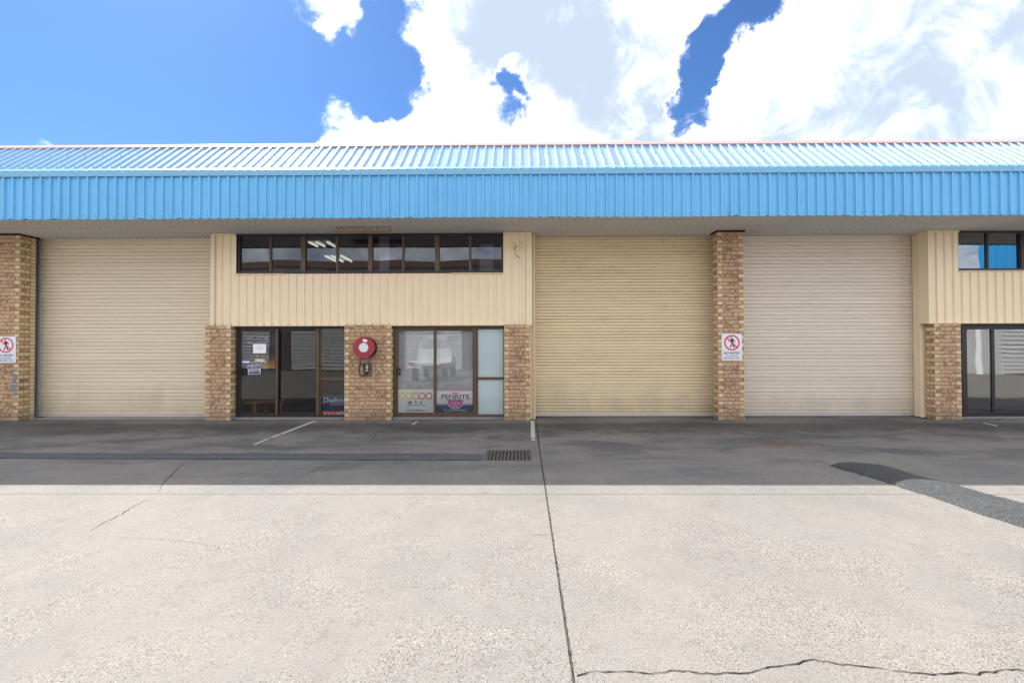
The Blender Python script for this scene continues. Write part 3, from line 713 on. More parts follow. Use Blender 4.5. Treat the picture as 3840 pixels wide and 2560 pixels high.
tr.box(cl_x1-.125, cl_x1, YC-.042, YC-.037, zc0-.004, ZS-.045).box(cl_x1, cl_x1+.004, YC-.042, YS-.06, zc0-.004, ZS-.004)
tr.box(cl_x0-.008, wn_x0-.004, YC-.046, YC+.02, ZS-.043, ZS-.004).box(wn_x1+.004, cl_x1+.006, YC-.046, YC+.02, ZS-.043, ZS-.004)
tr.box(wn_x0-.01, wn_x0+1.15, YC-.048, YC+.02, zw0-.022, zw0-.008).box(wn_x1-1.22, wn_x1+.01, YC-.048, YC+.02, zw0-.022, zw0-.008)
wall = tr.build('cladding', 'cream_trim', bld)
clad(cl_x0, wn_x0+.004, zc0, ZS-.04, phc, wall); clad(wn_x1-.004, cl_x1, zc0, ZS-.04, X(1400+1735*.2998, YC, 1000) % PITCH_RIB, wall); clad(wn_x0+.004, wn_x1-.004, zc0, zw0-.012, phc, wall)
m = MB()
for j in range(28):
    c = phc + round((cl_x0+.1-phc)/PITCH_RIB+j)*PITCH_RIB
    if c > cl_x1-.1: break
    m.cyl((c+.05, YC-.010, zc0+.03), (0, 1, 0), .008, .008, .012, 6)
    if random.random() < .6: m.cyl((c+random.uniform(-.01, .01), YC-.040, zc0+random.uniform(.1, .95)), (0, 1, 0), .005, .005, .006, 6)
m.build('screws', 'screw', wall, kind='stuff')
# rust scar and hanging wire on the cladding
MB().box(X(917, YC, 1088), X(920.5, YC, 1088), YC-.006, YC-.002, Z(1093, YC), Z(1081, YC)).build('rust_scar', 'rusty', wall)
M['wire'] = flat('thin_dark_wire', (.10, .07, .05))
wp = [W(x, y, YC-.055) for x, y in ((1938, 917), (1933, 925), (1931, 940), (1933, 952), (1940, 962), (1952, 968))]
MB().tube(wp, .006, 6).build('wire', 'wire', wall)
for px in (1920, 1949):
    MB().box(X(px, YC, 930), X(px+8, YC, 930), YC-.050, YC-.034, Z(937, YC), Z(910, YC)).build('bracket', 'rusty', wall)
# right unit cladding
cr_x0 = X(3476, YC, 1000); rw_x0 = X(3580, YW, 950); zr0 = Z(1211, YC, 3640); zrw = Z(1016, YW, 3700)
tr = MB()
tr.box(cr_x0-.03, XR, YC-.065, YC+.03, zr0-.014, zr0-.005).box(cr_x0, cr_x0+.10, YC-.042, YC-.037, zr0, ZS-.045).box(cr_x0-.004, cr_x0, YC-.042, YC+.20, zr0-.006, ZS-.004)
tr.box(cr_x0-.006, rw_x0-.004, YC-.046, YC+.02, ZS-.043, ZS-.004).box(rw_x0-.01, XR, YC-.048, YC+.02, zrw-.022, zrw-.008)
wallr = tr.build('cladding', 'cream_trim', bld)
phr = X(3340+320*.536, YC, 1000) % PITCH_RIB
clad(cr_x0, rw_x0+.004, zr0, ZS-.04, phr, wallr); clad(rw_x0+.004, XR, zr0, zrw-.012, phr, wallr)
# steel columns beside shutters
def column(x0, x1, y0, y1, matn='rusty'):
    m = MB(); m.box(x0, x1, y0, y0+.006, .005, ZS-.01).box(x0, x0+.006, y0+.006, y1, .005, ZS-.01).box(x1-.006, x1, y0+.006, y1, .005, ZS-.01); return m.build('steel_column', matn, bld)
column(cl_x1-.05, X(2007, YC+.12, 1230), YC+.10, YS-.03, 'cream_trim'); column(X(2000, YC+.06, 1230), X(2005.5, YC+.06, 1230), YC+.06, YC+.098, 'rusty')
m = MB(); xq0, xq1 = X(3424.5, YS-.03, 1230), X(3455, YC+.22, 1230)
m.prism([(xq0, YS-.03), (xq1, YC+.24), (xq1+.006, YC+.22), (cr_x0-.008, YC+.20), (xd+.3, YC+.20), (xd+.3, YC+.26), (xq0+.3, YS+.05)], lambda u, v, t: (u, v, t), .02, ZS-.008)
m.build('steel_column', 'cream', bld)
MB().box(xq1-.012, xq1+.008, YC+.212, YC+.232, .02, ZS-.01).build('rust_edge', 'rusty', bld)

# roller shutters
def shutter(name_mat, x0, x1, pitch, style, hoff=0.0):
    z0, z1 = .055, ZS-.012
    base = MB().box(x0-.05, x1+.05, YS+.072, YS+.08, .02, z1).box(x0, x1, YS-.006, YS+.015, .016, z0-.002)
    sh = base.build('roller_shutter', 'rail', bld)
    MB().box(x0, x1, YS-.004, YS+.012, .002, .015).build('rubber_seal', 'rubber', sh)
    if style == 1: prof = [(.070, 0), (.036, .0005), (.004, .0042), (-.003, .010), (-.005, .022), (-.003, .034), (.016, .0360), (.016, .0392), (-.001, .0425), (-.004, .056), (-.005, .072), (.001, .0815), (.036, .0864), (.070, .0872)]
    else: prof = [(.070, 0), (.038, .001), (.001, .0052), (-.003, .025), (.000, .042), (.024, .0452), (.024, .0485), (-.003, .053), (-.006, .059), (-.003, .066), (.004, .0685), (.038, .0725), (.070, .0735)]
    sc = pitch/prof[-1][1]; prof = [(u, v*sc) for u, v in prof]
    o = MB().prism(prof, lambda u, v, t: (t, u, v), -(x1-x0)/2, (x1-x0)/2).build('slat', name_mat, None, loc=(0, 0, 0)); me = o.data
    bpy.data.objects.remove(o); k = 0
    while z0+(k+1)*pitch <= z1+pitch*.6:
        share('slat', me, ((x0+x1)/2, YS+random.uniform(-.0012, .0012), z0+k*pitch), sh); k += 1
    return sh
s1 = shutter('shutA', X(140, YS, 1230), cl_x0+.25, .0872, 1)
s2 = shutter('shutB', cl_x1+.02, xcp+.35, .0735, 2)
s3 = shutter('shutC', xcp+WL2-.04, xq0+.06, .0872, 1)
# left shutter guide, lock plates
MB().box(X(128, YS-.03, 1230), X(145, YS-.03, 1230), YS-.035, YS-.008, 0.004, ZS-.006).build('guide', 'steel', s1)
for sh, px, py in ((s1, 748, 1555.5), (s3, 3390, 1552)):
    m = MB(); c = W(px, py, YS-.012); m.box(c.x-.05, c.x+.05, YS-.014, YS-.004, c.z-.014, c.z+.014); m.build('lock_plate', 'steel', sh, bevel=.004)
# concrete threshold under shutter 1
MB().box(xlp+WL4+.1, xa+.1, YP+.12, YS+.1, .004, .016).build('threshold', 'sillconc', bld)
# wall beyond the left pillar, side, back
MB().box(XL, xlp+.1, YS-.02, YS+.08, 0.004, ZS+.03).build('side_wall', 'cream', bld)
sh = MB()
sh.box(XL, XL+.15, YS+.09, 30, 0, ZR).box(XR-.15, XR, YF+.3, 30, 0.006, ZS+.03).box(XR-.15, XR, YS+.2, 30, ZS+.04, ZR-.06).box(XL+.15, XR-.15, 29.8, 30, 0, ZR-.06)
sh.build('rear_wall', 'cream', bld)
# partitions between shutter bays and offices
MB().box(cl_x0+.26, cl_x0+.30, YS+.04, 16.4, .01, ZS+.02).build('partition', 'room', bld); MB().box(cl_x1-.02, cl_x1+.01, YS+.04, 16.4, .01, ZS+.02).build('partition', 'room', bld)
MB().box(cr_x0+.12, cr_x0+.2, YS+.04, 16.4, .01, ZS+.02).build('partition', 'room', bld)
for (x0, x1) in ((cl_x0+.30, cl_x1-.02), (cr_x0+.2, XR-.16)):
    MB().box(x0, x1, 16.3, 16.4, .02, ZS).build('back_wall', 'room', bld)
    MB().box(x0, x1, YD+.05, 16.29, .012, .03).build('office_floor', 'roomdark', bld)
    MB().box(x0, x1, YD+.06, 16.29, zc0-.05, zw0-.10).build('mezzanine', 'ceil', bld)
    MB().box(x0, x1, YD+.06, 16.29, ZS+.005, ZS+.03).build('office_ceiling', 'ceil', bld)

# ------------------------------------------------------------------ upper windows
def pane(x0, x1, z0, z1, Y, mat, parent, tilt=.35):
    o = MB().box(x0, x1, Y-.003, Y+.003, z0, z1).build('pane', mat, parent, loc=((x0+x1)/2, Y, (z0+z1)/2))
    o.rotation_euler = (R(random.uniform(-.3, .3)*tilt), 0, R(random.uniform(-1, 1)*tilt)); return o
def upper_window(x0, x1, z0, z1, thin, thick, matf, bt=.055, gm='tint'):
    f = MB()
    f.box(x0, x1, YW-.045, YW+.05, z1-.05, z1).box(x0, x1, YW-.05, YW+.05, z0, z0+bt).box(x0, x0+.05, YW-.04, YW+.05, z0+bt, z1-.05)
    if x1 < XR-.2: f.box(x1-.05, x1, YW-.04, YW+.05, z0+bt, z1-.05)
    wo = f.build('upper_window', 'darkbronze', bld)
    edges = [x0+.05]
    for xx, hw, yy in sorted([(t, .024, YW-.02) for t in thin]+[(t, .05, YW-.042) for t in thick]):
        MB().box(xx-hw, xx+hw, yy, YW+.045, z0+bt+.001, z1-.051).build('mullion', matf, wo); edges += [xx-hw, xx+hw]
    edges.append(x1-.05)
    for a, b in zip(edges[::2], edges[1::2]): pane(a-.006, b+.006, z0+bt-.006, z1-.045, YW+.012, gm, wo)
    return wo
upper_window(wn_x0, wn_x1, zw0, zw1, [X(p, YW, 950) for p in (1015, 1265, 1512.6, 1763.5)], [X(p, YW, 950) for p in (1139, 1390, 1640)], 'bronze')
upper_window(rw_x0, XR-.1, zrw, zw1, [X(3701, YW, 950), X(3831, YW, 950)+1.65/2.0], [X(3831, YW, 950)], 'darkbronze', gm='mirror')

# ------------------------------------------------------------------ sliding doors
ZD0, ZD1 = Z(1561.5, YD, 1700), zc0-.02
def door(x0, x1, pans, matf, glassm, transom=None, name='sliding_door'):
    f = MB().box(x0, x1, YD-.05, YD+.05, ZD1-.055, ZD1).box(x0, x1, YD-.05, YD+.05, ZD0, ZD0+.045).box(x0, x0+.06, YD-.055, YD+.05, ZD0+.045, ZD1-.055).box(x1-.06, x1, YD-.055, YD+.05, ZD0+.045, ZD1-.055)
    d = f.build(name, matf, bld)
    for k, (a, b, yy, stl, gm) in enumerate(pans):
        m = MB(); z0, z1 = ZD0+.046, ZD1-.056
        m.box(a, a+stl, yy-.018, yy+.018, z0, z1).box(b-stl, b, yy-.018, yy+.018, z0, z1).box(a+stl, b-stl, yy-.018, yy+.018, z1-.05, z1).box(a+stl, b-stl, yy-.018, yy+.018, z0, z0+.05)
        m.build('leaf_frame', matf, d); pane(a+stl-.005, b-stl+.005, z0+.045, z1-.045, yy, gm, d, .12)
    return d
def sidelight(x0, x1, ztr, gm, d, matf):
    z0, z1 = ZD0+.046, ZD1-.056; m = MB().box(x0, x0+.03, YD-.02, YD+.02, z0, z1).box(x1-.03, x1, YD-.02, YD+.02, z0, z1).box(x0+.03, x1-.03, YD-.03, YD+.03, ztr-.024, ztr+.024)
    m.build('transom_frame', matf, d); pane(x0+.025, x1-.025, ztr+.02, z1+.003, YD, gm, d, .1); pane(x0+.025, x1-.025, z0-.003, ztr-.02, YD, gm, d, .1)
def handle(px0, px1, py0, py1, yy, parent):
    x0, x1 = X(px0, yy, 1390), X(px1, yy, 1390); z0, z1 = Z(py1, yy), Z(py0, yy)
    m = MB().box(x0-.03, x0+.02, yy-.03, yy-.018, z0-.02, z1+.02).box(x0, x1, yy-.07, yy-.03, z1-.03, z1).box(x0, x1, yy-.07, yy-.03, z0, z0+.03).box(x1-.02, x1, yy-.07, yy-.04, z0+.03, z1-.03)
    m.build('handle', 'rubber', parent)
ztr = Z(1419, YD, 1500)
dx0, dx1 = X(886, YD-.05, 1400), X(1294, YD, 1400)+.25
d1 = door(dx0, dx1, [(X(899, YD), X(1044, YD), YD-.022, .055, 'glass'), (X(1038, YD), X(1192, YD), YD+.022, .055, 'glass')], 'darkbronze', 'glass')
MB().box(X(1190, YD), X(1200, YD), YD-.056, YD+.05, ZD0+.046, ZD1-.056).build('mullion', 'bronze', d1)
MB().box(X(1038.5, YD), X(1046.5, YD), YD-.048, YD-.041, ZD0+.047, ZD1-.057).build('mullion', 'bronze', d1)
sidelight(X(1200, YD), dx1-.06, ztr, 'glass', d1, 'bronze')
handle(905, 919, 1379, 1405, YD-.022, d1)
ex0, ex1 = X(1478, YD-.05, 1400), X(1893, YD, 1400)+.03
d2 = door(ex0, ex1, [(X(1485, YD), X(1635, YD), YD-.022, .05, 'glassr'), (X(1628, YD), X(1780, YD), YD+.022, .05, 'glassr')], 'bronze', 'glass')
MB().box(X(1776, YD), X(1788, YD), YD-.056, YD+.05, ZD0+.046, ZD1-.056).build('mullion', 'bronze', d2)
sidelight(X(1787, YD), ex1-.01, ztr, 'glass', d2, 'bronze')
handle(1490, 1503, 1380, 1405, YD-.022, d2)
fx0 = X(3600, YD, 1400)
d3 = door(fx0, XR-.2, [(fx0+.06, X(3722, YD), YD-.022, .07, 'glass'), (X(3706, YD), X(3706, YD)+1.3, YD+.022, .07, 'glass')], 'darkbronze', 'glass')
sidelight(X(3706, YD)+1.3, XR-.26, ztr, 'glass', d3, 'darkbronze')
for a, b in ((xa+WL2-.02, xm+.02), (xm+WL4-.02, xb+.02), (xd+WL2-.02, XR-.15)):
    m = MB(); n_ = 40
    for k in range(n_):
        u0, u1 = a+(b-a)*k/n_, a+(b-a)*(k+1)/n_; m.box(u0, u1, YD-.10+random.uniform(-.01, .01), YD+.06, .004, ZD0-.001)
    m.build('door_sill', 'sillconc', bld)
# frosted backing panels of the second door's sidelight
MB().box(X(1790, YD), ex1-.03, YD+.02, YD+.026, ztr+.03, ZD1-.07).build('frosted_film', 'frost', d2); MB().box(X(1790, YD), ex1-.03, YD+.02, YD+.026, ZD0+.05, ztr-.03).build('frosted_film', 'frost', d2)

# venetian blinds (behind the second door)
def blind(x0, x1, z0, z1, Y, label):
    b = empty('venetian_blind', ((x0+x1)/2, Y, z0), label, 'blind', 'white blinds behind the second glass door')
    m = MB(); p = .0262; z = z1-.04
    while z > z0+.02:
        m.prism([(-.010, -.010), (.010, .009), (.010, .0105), (-.010, -.0085)], lambda u, v, t, z=z: (t, Y+u, z+v), x0, x1); z -= p
    m.build('slats', 'blind', b, kind='stuff')
    MB().box(x0, x1, Y-.015, Y+.015, z1-.03, z1).build('head_rail', 'blind', b); MB().box(x0, x1, Y-.012, Y+.012, z0, z0+.014).build('bottom_rail', 'blind', b)
    for t in (.16, .84): MB().box(x0+(x1-x0)*t-.002, x0+(x1-x0)*t+.002, Y-.016, Y-.0145, z0+.014, z1-.03).build('cord', 'white', b)
blind(X(1487, YD+.09), X(1629, YD+.09), Z(1462, YD+.09), ZD1-.06, YD+.09, 'white venetian blind above the white poster with coloured rings')
blind(X(1633, YD+.09), X(1777, YD+.09), Z(1462, YD+.09), ZD1-.06, YD+.09, 'white venetian blind above the blue and pink oil poster')

# ------------------------------------------------------------------ posters and stickers on the glass
def board(name, px0, px1, py0, py1, Y, mat, label, cat, th=.006, parent=None):
    x0, x1, z0, z1 = X(px0, Y, py0), X(px1, Y, py0), Z(py1, Y, px0), Z(py0, Y, px0)
    e_ = empty(name, ((x0+x1)/2, Y, z0), label, cat)
    MB().box(x0, x1, Y, Y+th, z0, z1).build('sheet', mat, e_); return e_
def T(parent, s, px0, px1, py0, py1, Y, mat, **kw):
    pm, qm = (px0+px1)/2, (py0+py1)/2
    return text('lettering', s, W(px0, qm, Y).x, W(px1, qm, Y).x, W(pm, py1, Y).z, W(pm, py0, Y).z, Y, mat, parent, **kw)
def bar_(parent, px0, px1, py0, py1, Y, mat, name='band', th=.0012):
    pm, qm = (px0+px1)/2, (py0+py1)/2
    return MB().box(W(px0, qm, Y).x, W(px1, qm, Y).x, Y-th, Y, W(pm, py1, Y).z, W(pm, py0, Y).z).build(name, mat, parent)
YQ = YD+.036
# rings poster
pA = board('poster', 1491, 1628.5, 1460, 1549, YQ-.04, 'poster', 'white poster with five coloured rings low in the glass door', 'poster', .004)
Yq = YQ-.041
for px, mt in ((1508, 'yellow'), (1532.7, 'gold'), (1557.7, 'orange'), (1582.4, 'redp'), (1608.7, 'redq')):
    c = W(px, 1484, Yq); sc = (Yq)/F
    MB().ring((c.x, 0, c.z), 9.2*sc, 13.4*sc, Yq-.0015-.0004*(px-1500)/25, Yq+.0005).build('ring', mt, pA)
T(pA, 'M', 1531.5, 1543, 1503, 1513.5, Yq, 'ygrey', bold=.03); T(pA, 'T', 1554.5, 1564, 1503, 1513.5, Yq, 'ygrey', bold=.03); T(pA, 'A', 1573, 1583.5, 1503, 1513.5, Yq, 'ygrey', bold=.03)
for k, ch in enumerate('UEENSLAND'): T(pA, ch, 1527+k*8.0, 1527+k*8.0+4.6, 1516, 1521, Yq, 'ygrey', bold=.03)
T(pA, 'pproved Member', 1525, 1595, 1534, 1543, Yq, 'ygrey', bold=.02)
T(pA, 'MEMBER OF', 1496, 1548, 1426, 1432, Yq, 'lgrey'); T(pA, 'EXHAUSTS', 1522, 1627, 1441, 1454, Yq, 'lgrey', shear=.35, bold=.02)
# oil poster
YO = YQ
pB = board('poster', 1636, 1773, 1459, 1552, YO, 'poster', 'blue white and pink motor oil poster low in the glass door', 'poster', .004)
Yo = YO-.001
bar_(pB, 1636, 1773, 1459, 1464.5, Yo, 'pink'); bar_(pB, 1636, 1773, 1513.5, 1516, Yo, 'pink'); bar_(pB, 1636, 1773, 1518, 1552, Yo, 'teal')
c = W(1707.5, 1500.5, Yo); sc = Yo/F
MB().cyl((c.x, Yo-.0036, c.z), (0, 1, 0), 32.5*sc, 32.5*sc, .0030, 48).build('disc_rim', 'poster', pB)
MB().cyl((c.x, Yo-.0046, c.z), (0, 1, 0), 30*sc, 30*sc, .0008, 48).build('disc', 'pink', pB)
bar_(pB, 1648, 1768, 1477, 1497.5, Yo-.0050, 'poster', 'name_band')
T(pB, 'PENRITE', 1654.5, 1761.5, 1478.5, 1495.5, Yo-.0064, 'pblue', bold=.03)
T(pB, 'Super Quality', 1686, 1730, 1499, 1505, Yo-.0050, 'pblue', shear=.3); T(pB, 'MOTOR', 1688, 1728, 1507.5, 1515.5, Yo-.0050, 'white', bold=.03); T(pB, 'OIL', 1698.5, 1717, 1518, 1526, Yo-.0050, 'white', bold=.03)
T(pB, 'The Oil with a Guarantee!', 1664, 1750, 1532.5, 1541, Yo-.0014, 'white', shear=.4, bold=.012); T(pB, '"100% Pure Lubricant"', 1674, 1740, 1543.5, 1550.5, Yo-.0014, 'white', shear=.4, bold=.012)
T(pB, 'HERVEY BAY', 1663, 1740, 1438, 1448, Yo-.002, 'lgrey', bold=.015); T(pB, 'BRAKE & EXHAUST', 1645, 1760, 1450, 1458.5, Yo-.002, 'lgrey', bold=.015)
# battery sign behind the first door's sidelight
YK = YD+.05
pC = board('battery_sign', 1204, 1330, 1481, 1556, YK, 'navy', 'navy battery sign with red sold here strip behind the dark door', 'sign')
M['lblue'] = flat('pale_blue_lettering', (.45, .55, .80))
T(pC, 'Delkor', 1209, 1302, 1491, 1509, YK-.001, 'lblue', shear=.25, bold=.03)
bar_(pC, 1207, 1325, 1510, 1512, YK-.001, 'redq'); T(pC, 'CALCIUM BATTERY', 1236, 1296, 1514, 1518, YK-.001, 'white', shear=.25)
bar_(pC, 1204, 1330, 1541, 1556, YK-.001, 'redq'); T(pC, 'SOLD HERE', 1213, 1302, 1544.5, 1557, YK-.003, 'white', bold=.03)
# door notices
YN = YD-.030
pD = board('paper_notice', 949, 997.5, 1289.5, 1324, YN, 'poster', 'blank looking white paper notice taped inside the dark glass door', 'notice', .0015)
for x0, x1, y in ((961, 986, 1296), (957, 990, 1304.5), (967, 981, 1310)): bar_(pD, x0, x1, y-.9, y+.9, YN-.0005, 'lgrey', 'text_line')
pE = board('slide_sticker', 957.5, 991, 1346.5, 1355, YN, 'poster', 'small white slide sticker with black arrow on the dark door', 'sticker', .001)
T(pE, 'Slide', 959.5, 973, 1348.2, 1353, YN-.0005, 'signblack'); bar_(pE, 975, 985, 1349.7, 1352, YN-.0005, 'signblack', 'arrow_shaft')
a_, b_, c_ = W(985, 1348, YN), W(985, 1353.6, YN), W(989.5, 1350.8, YN); MB().prism([(a_.x, a_.z), (b_.x, b_.z), (c_.x, c_.z)], lambda u, v, t: (u, t, v), YN-.0017, YN-.0005).build('arrow_head', 'signblack', pE)
pF = board('blue_sticker', 908, 938, 1349.5, 1364, YN, 'skyblue', 'blue and white sticker at the left edge of the dark door', 'sticker', .001); bar_(pF, 908.3, 937, 1354, 1359.5, YN-.0005, 'poster')
YH = YD-.06
c = W(953.5, 1386, YH); cs = empty('closed_sign', (c.x, YH, c.z-.12), 'crooked blue closed sign hanging on a string inside the dark door', 'sign')
def rotbox(px0, px1, py0, py1, y0, y1, mat, name, ang=R(3)):
    p, q = W(px0, py1, YH), W(px1, py0, YH); m = MB(); m.box(p.x-c.x, q.x-c.x, y0, y1, p.z-c.z, q.z-c.z)
    m.v = [(c.x+x*math.cos(ang)-z*math.sin(ang), y, c.z+x*math.sin(ang)+z*math.cos(ang)) for x, y, z in m.v]; return m.build(name, mat, cs)
rotbox(930, 977, 1369.5, 1402.5, YH, YH+.004, 'poster', 'sheet'); rotbox(931.3, 975.7, 1371, 1383, YH-.001, YH-.0002, 'dblue', 'band'); rotbox(931.3, 975.7, 1383, 1395, YH-.001, YH-.0002, 'sand', 'band'); rotbox(931.3, 975.7, 1395, 1401.3, YH-.001, YH-.0002, 'dblue', 'band')
T(cs, 'Sorry', 938, 953, 1374.5, 1381.5, YH-.0012, 'white', shear=.3, rot=R(3), bold=.02); T(cs, 'we are', 955, 968, 1375.5, 1379.5, YH-.0012, 'white', rot=R(3)); T(cs, 'CLOSED', 934, 973, 1386.5, 1396, YH-.0012, 'dblue', rot=R(3), bold=.03)
for p in ((941.5, 1371), (966, 1370)): MB().tube([W(953.5, 1353.5, YH+.004), W(p[0], p[1], YH+.004)], .0025, 6).build('string', 'white', cs)
# tint advertising board inside
YT = YD+.19
pG = board('advertising_board', 919, 1034, 1250, 1381, YT, 'flame', 'dark flame printed advertising board with reversed lettering behind the door', 'board')
for s, x0, x1, y in (('Ceramic Automotive', 962, 1007, 1263), ('Tinting', 992, 1007, 1269.5), ('Residential Tinting', 966, 1007, 1281.5), ('Commercial', 982, 1007, 1294), ('UPPF Paint', 923, 947, 1263), ('Protection', 923, 947, 1270), ('Automotive', 923, 947, 1281.5), ('Coating', 930, 947, 1288), ('Phone #', 925, 946, 1299)):
    T(pG, s, x0, x1, y-2.4, y+2.4, YT-.001, 'poster', mirror=True)
T(pG, 'CERAMIC TINT', 970, 1010, 1338, 1342.5, YT-.001, 'lgrey', mirror=True); T(pG, '99', 977, 998, 1351, 1361, YT-.001, 'poster', mirror=True, bold=.02)
c = W(974, 1335, YT); MB().ring((c.x, 0, c.z), .055, .066, YT-.002, YT, a0=R(120), a1=R(240), n=16).build('laurel', 'gold', pG); MB().ring((c.x, 0, c.z), .055, .066, YT-.002, YT, a0=R(-60), a1=R(60), n=16).build('laurel', 'gold', pG)
# timber bench inside
bt = empty('timber_bench', (X(975, YD+.8, 1500), YD+.8, .03), 'low red brown timber bench inside the dark doorway', 'bench')
bx0 = X(915, YD+.6, 1500); zb = Z(1503, YD+.5)
MB().prism([(bx0, YD+.45), (bx0+.42, YD+.45), (bx0+.84, YD+1.0), (bx0+.30, YD+1.0)], lambda u, v, t: (u, v, t), zb-.045, zb).build('bench_top', 'timber', bt)
for q in ((bx0+.29, YD+.47), (bx0+.68, YD+.90), (bx0+.32, YD+.90)): MB().box(q[0], q[0]+.09, q[1], q[1]+.07, .031, zb-.046).build('leg', 'timber', bt)
# upstairs: drape, perforated panel, pale sheet, lit fluorescent fittings
YU = YW+.12
def uppanel(name, px0, px1, py0, py1, Y, mat, label, cat):
    x0, x1 = X(px0, Y, 950), X(px1, Y, 950); z0 = Z(py1, Y, 1400) if py1 < 1015 else zw0-.095; z1 = Z(py0, Y, 1400); m = MB(); n_ = 8
    for k in range(n_):
        u0, u1 = x0+(x1-x0)*k/n_, x0+(x1-x0)*(k+1)/n_; yy = Y+.012*(k % 2); m.box(u0, u1, yy, yy+.006, z0, z1)
    return tag(m.build(name, mat), label, cat)
uppanel('drape', 1398, 1421, 889, 1020, YU, 'redcurtain', 'dark red drape behind the upstairs window', 'curtain')
uppanel('blind_panel', 1422, 1459, 889, 1020, YU, 'lacegrey', 'perforated grey blind panel behind the upstairs window', 'blind')
uppanel('wall_sheet', 1798, 1850, 917, 1020, YU+.2, 'lacegrey', 'pale grey sheet behind the last upstairs pane', 'panel')
for px, py, Y, ln, lab in ((1205, 903, YW+.75, .55, 'nearer lit fluorescent ceiling fitting seen through the upstairs window'), (1268, 940, YW+2.6, .9, 'farther lit fluorescent ceiling fitting seen through the upstairs window')):
    c = W(px, py, Y); zz = ZS-.10
    e_ = empty('ceiling_light', (c.x, Y, zz), lab, 'light'); MB().box(c.x-.32, c.x+.32, Y-ln/2, Y+ln/2, zz+.06, ZS+.004).build('housing', 'white', e_)
    for t in (-.2, -.02, .24): MB().cyl((c.x+t, Y-ln/2+.03, zz+.03), (0, 1, 0), .022, .022, ln-.06, 8).build('tube', 'tubes', e_)

# ------------------------------------------------------------------ batten light on the soffit
YB_ = 9.92; c0, c1 = X(1257, YB_, 860), X(1464, YB_, 860); e_ = empty('batten_light', ((c0+c1)/2, YB_, ZS-.11), 'yellowed fluorescent batten light under the grey soffit', 'light')
MB().box(c0+.01, c1-.01, YB_-.05, YB_+.05, ZS-.045, ZS-.002).build('housing', 'steel', e_, bevel=.006)
MB().prism([(-.065, -.05), (.065, -.05), (.055, -.085), (.03, -.105), (-.03, -.105), (-.055, -.085)], lambda u, v, t: (t, YB_+u, ZS+v+.004), c0, c1).build('diffuser', 'amber', e_, bevel=.006)
for t in (.04, .27, .5, .73, .96): MB().box(c0+(c1-c0)*t-.012, c0+(c1-c0)*t+.012, YB_-.072, YB_-.055, ZS-.075, ZS-.03).build('clip', 'brass', e_)

# ------------------------------------------------------------------ no entry signs
def no_entry(px0, px1, py0, py1, label, Y=YP-.014):
    p, q = W(px0, py1, Y), W(px1, py0, Y); wd, ht = q.x-p.x, q.z-p.z; cx, cz = (p.x+q.x)/2, (p.z+q.z)/2
    e_ = empty('no_entry_sign', (cx, Y, p.z), label, 'sign', 'no entry signs on the brick pillars')
    MB().box(p.x, q.x, Y, Y+.010, p.z, q.z).build('plate', 'signwhite', e_, bevel=.003)
    u = wd/2; oz = cz+ht*.168; Y1 = Y-.0008
    MB().ring((cx, 0, oz), u*.62, u*.765, Y1-.0016, Y1+.001, 48).build('ring', 'signred', e_)
    m = MB(); ang = R(-45); L_ = u*.66; h_ = u*.07
    m.box(-L_, L_, Y1-.0024, Y1-.0016, -h_, h_); m.v = [(cx+x*math.cos(ang)-z*math.sin(ang), y, oz+x*math.sin(ang)+z*math.cos(ang)) for x, y, z in m.v]; m.build('slash', 'signred', e_)
    def sp(pts): return [(cx+a*u, oz+b*u) for a, b in pts]
    m = MB(); m.cyl((cx-.07*u, Y1-.0010, oz+.50*u), (0, 1, 0), .075*u, .075*u, .0008, 20)
    for pts in ([(-.08, .40), (.04, .40), (.27, .26), (.27, .02), (.21, .02), (.21, .2), (.14, .24), (.14, -.06), (-.06, -.06)],
                [(-.08, .38), (-.06, .20), (-.18, .08), (-.30, .04), (-.29, .09), (-.2, .14)],
                [(-.06, -.06), (.06, -.06), (-.12, -.50), (-.22, -.50)], [(.05, -.06), (.14, -.06), (.26, -.52), (.16, -.52), (.05, -.2)]):
        m.prism(sp(pts), lambda a, b, t: (a, t, b), Y1-.0010, Y1-.0002)
    m.build('pictogram', 'signblack', e_)
    def tx(s, w_, z0, z1, b=0): text('lettering', s, cx-w_*u, cx+w_*u, cz+z0*ht, cz+z1*ht, Y1, 'signblack', e_, bold=b)
    tx('NO ENTRY', .81, -.265, -.17, .012); tx('AUTHORISED', .59, -.355, -.303); tx('PERSONNEL ONLY', .82, -.437, -.385)
    for sx in (-1, 1):
        for sz in (-1, 1): MB().cyl((cx+sx*(u-.016), Y-.003, cz+sz*(ht/2-.016)), (0, 1, 0), .006, .006, .004, 10).build('screw', 'screw', e_)
no_entry(2707, 2783, 1251, 1352, 'white no entry sign on the pillar between the two right shutters')
no_entry(-17, 59.5, 1261, 1360.5, 'white no entry sign cut by the left picture edge')

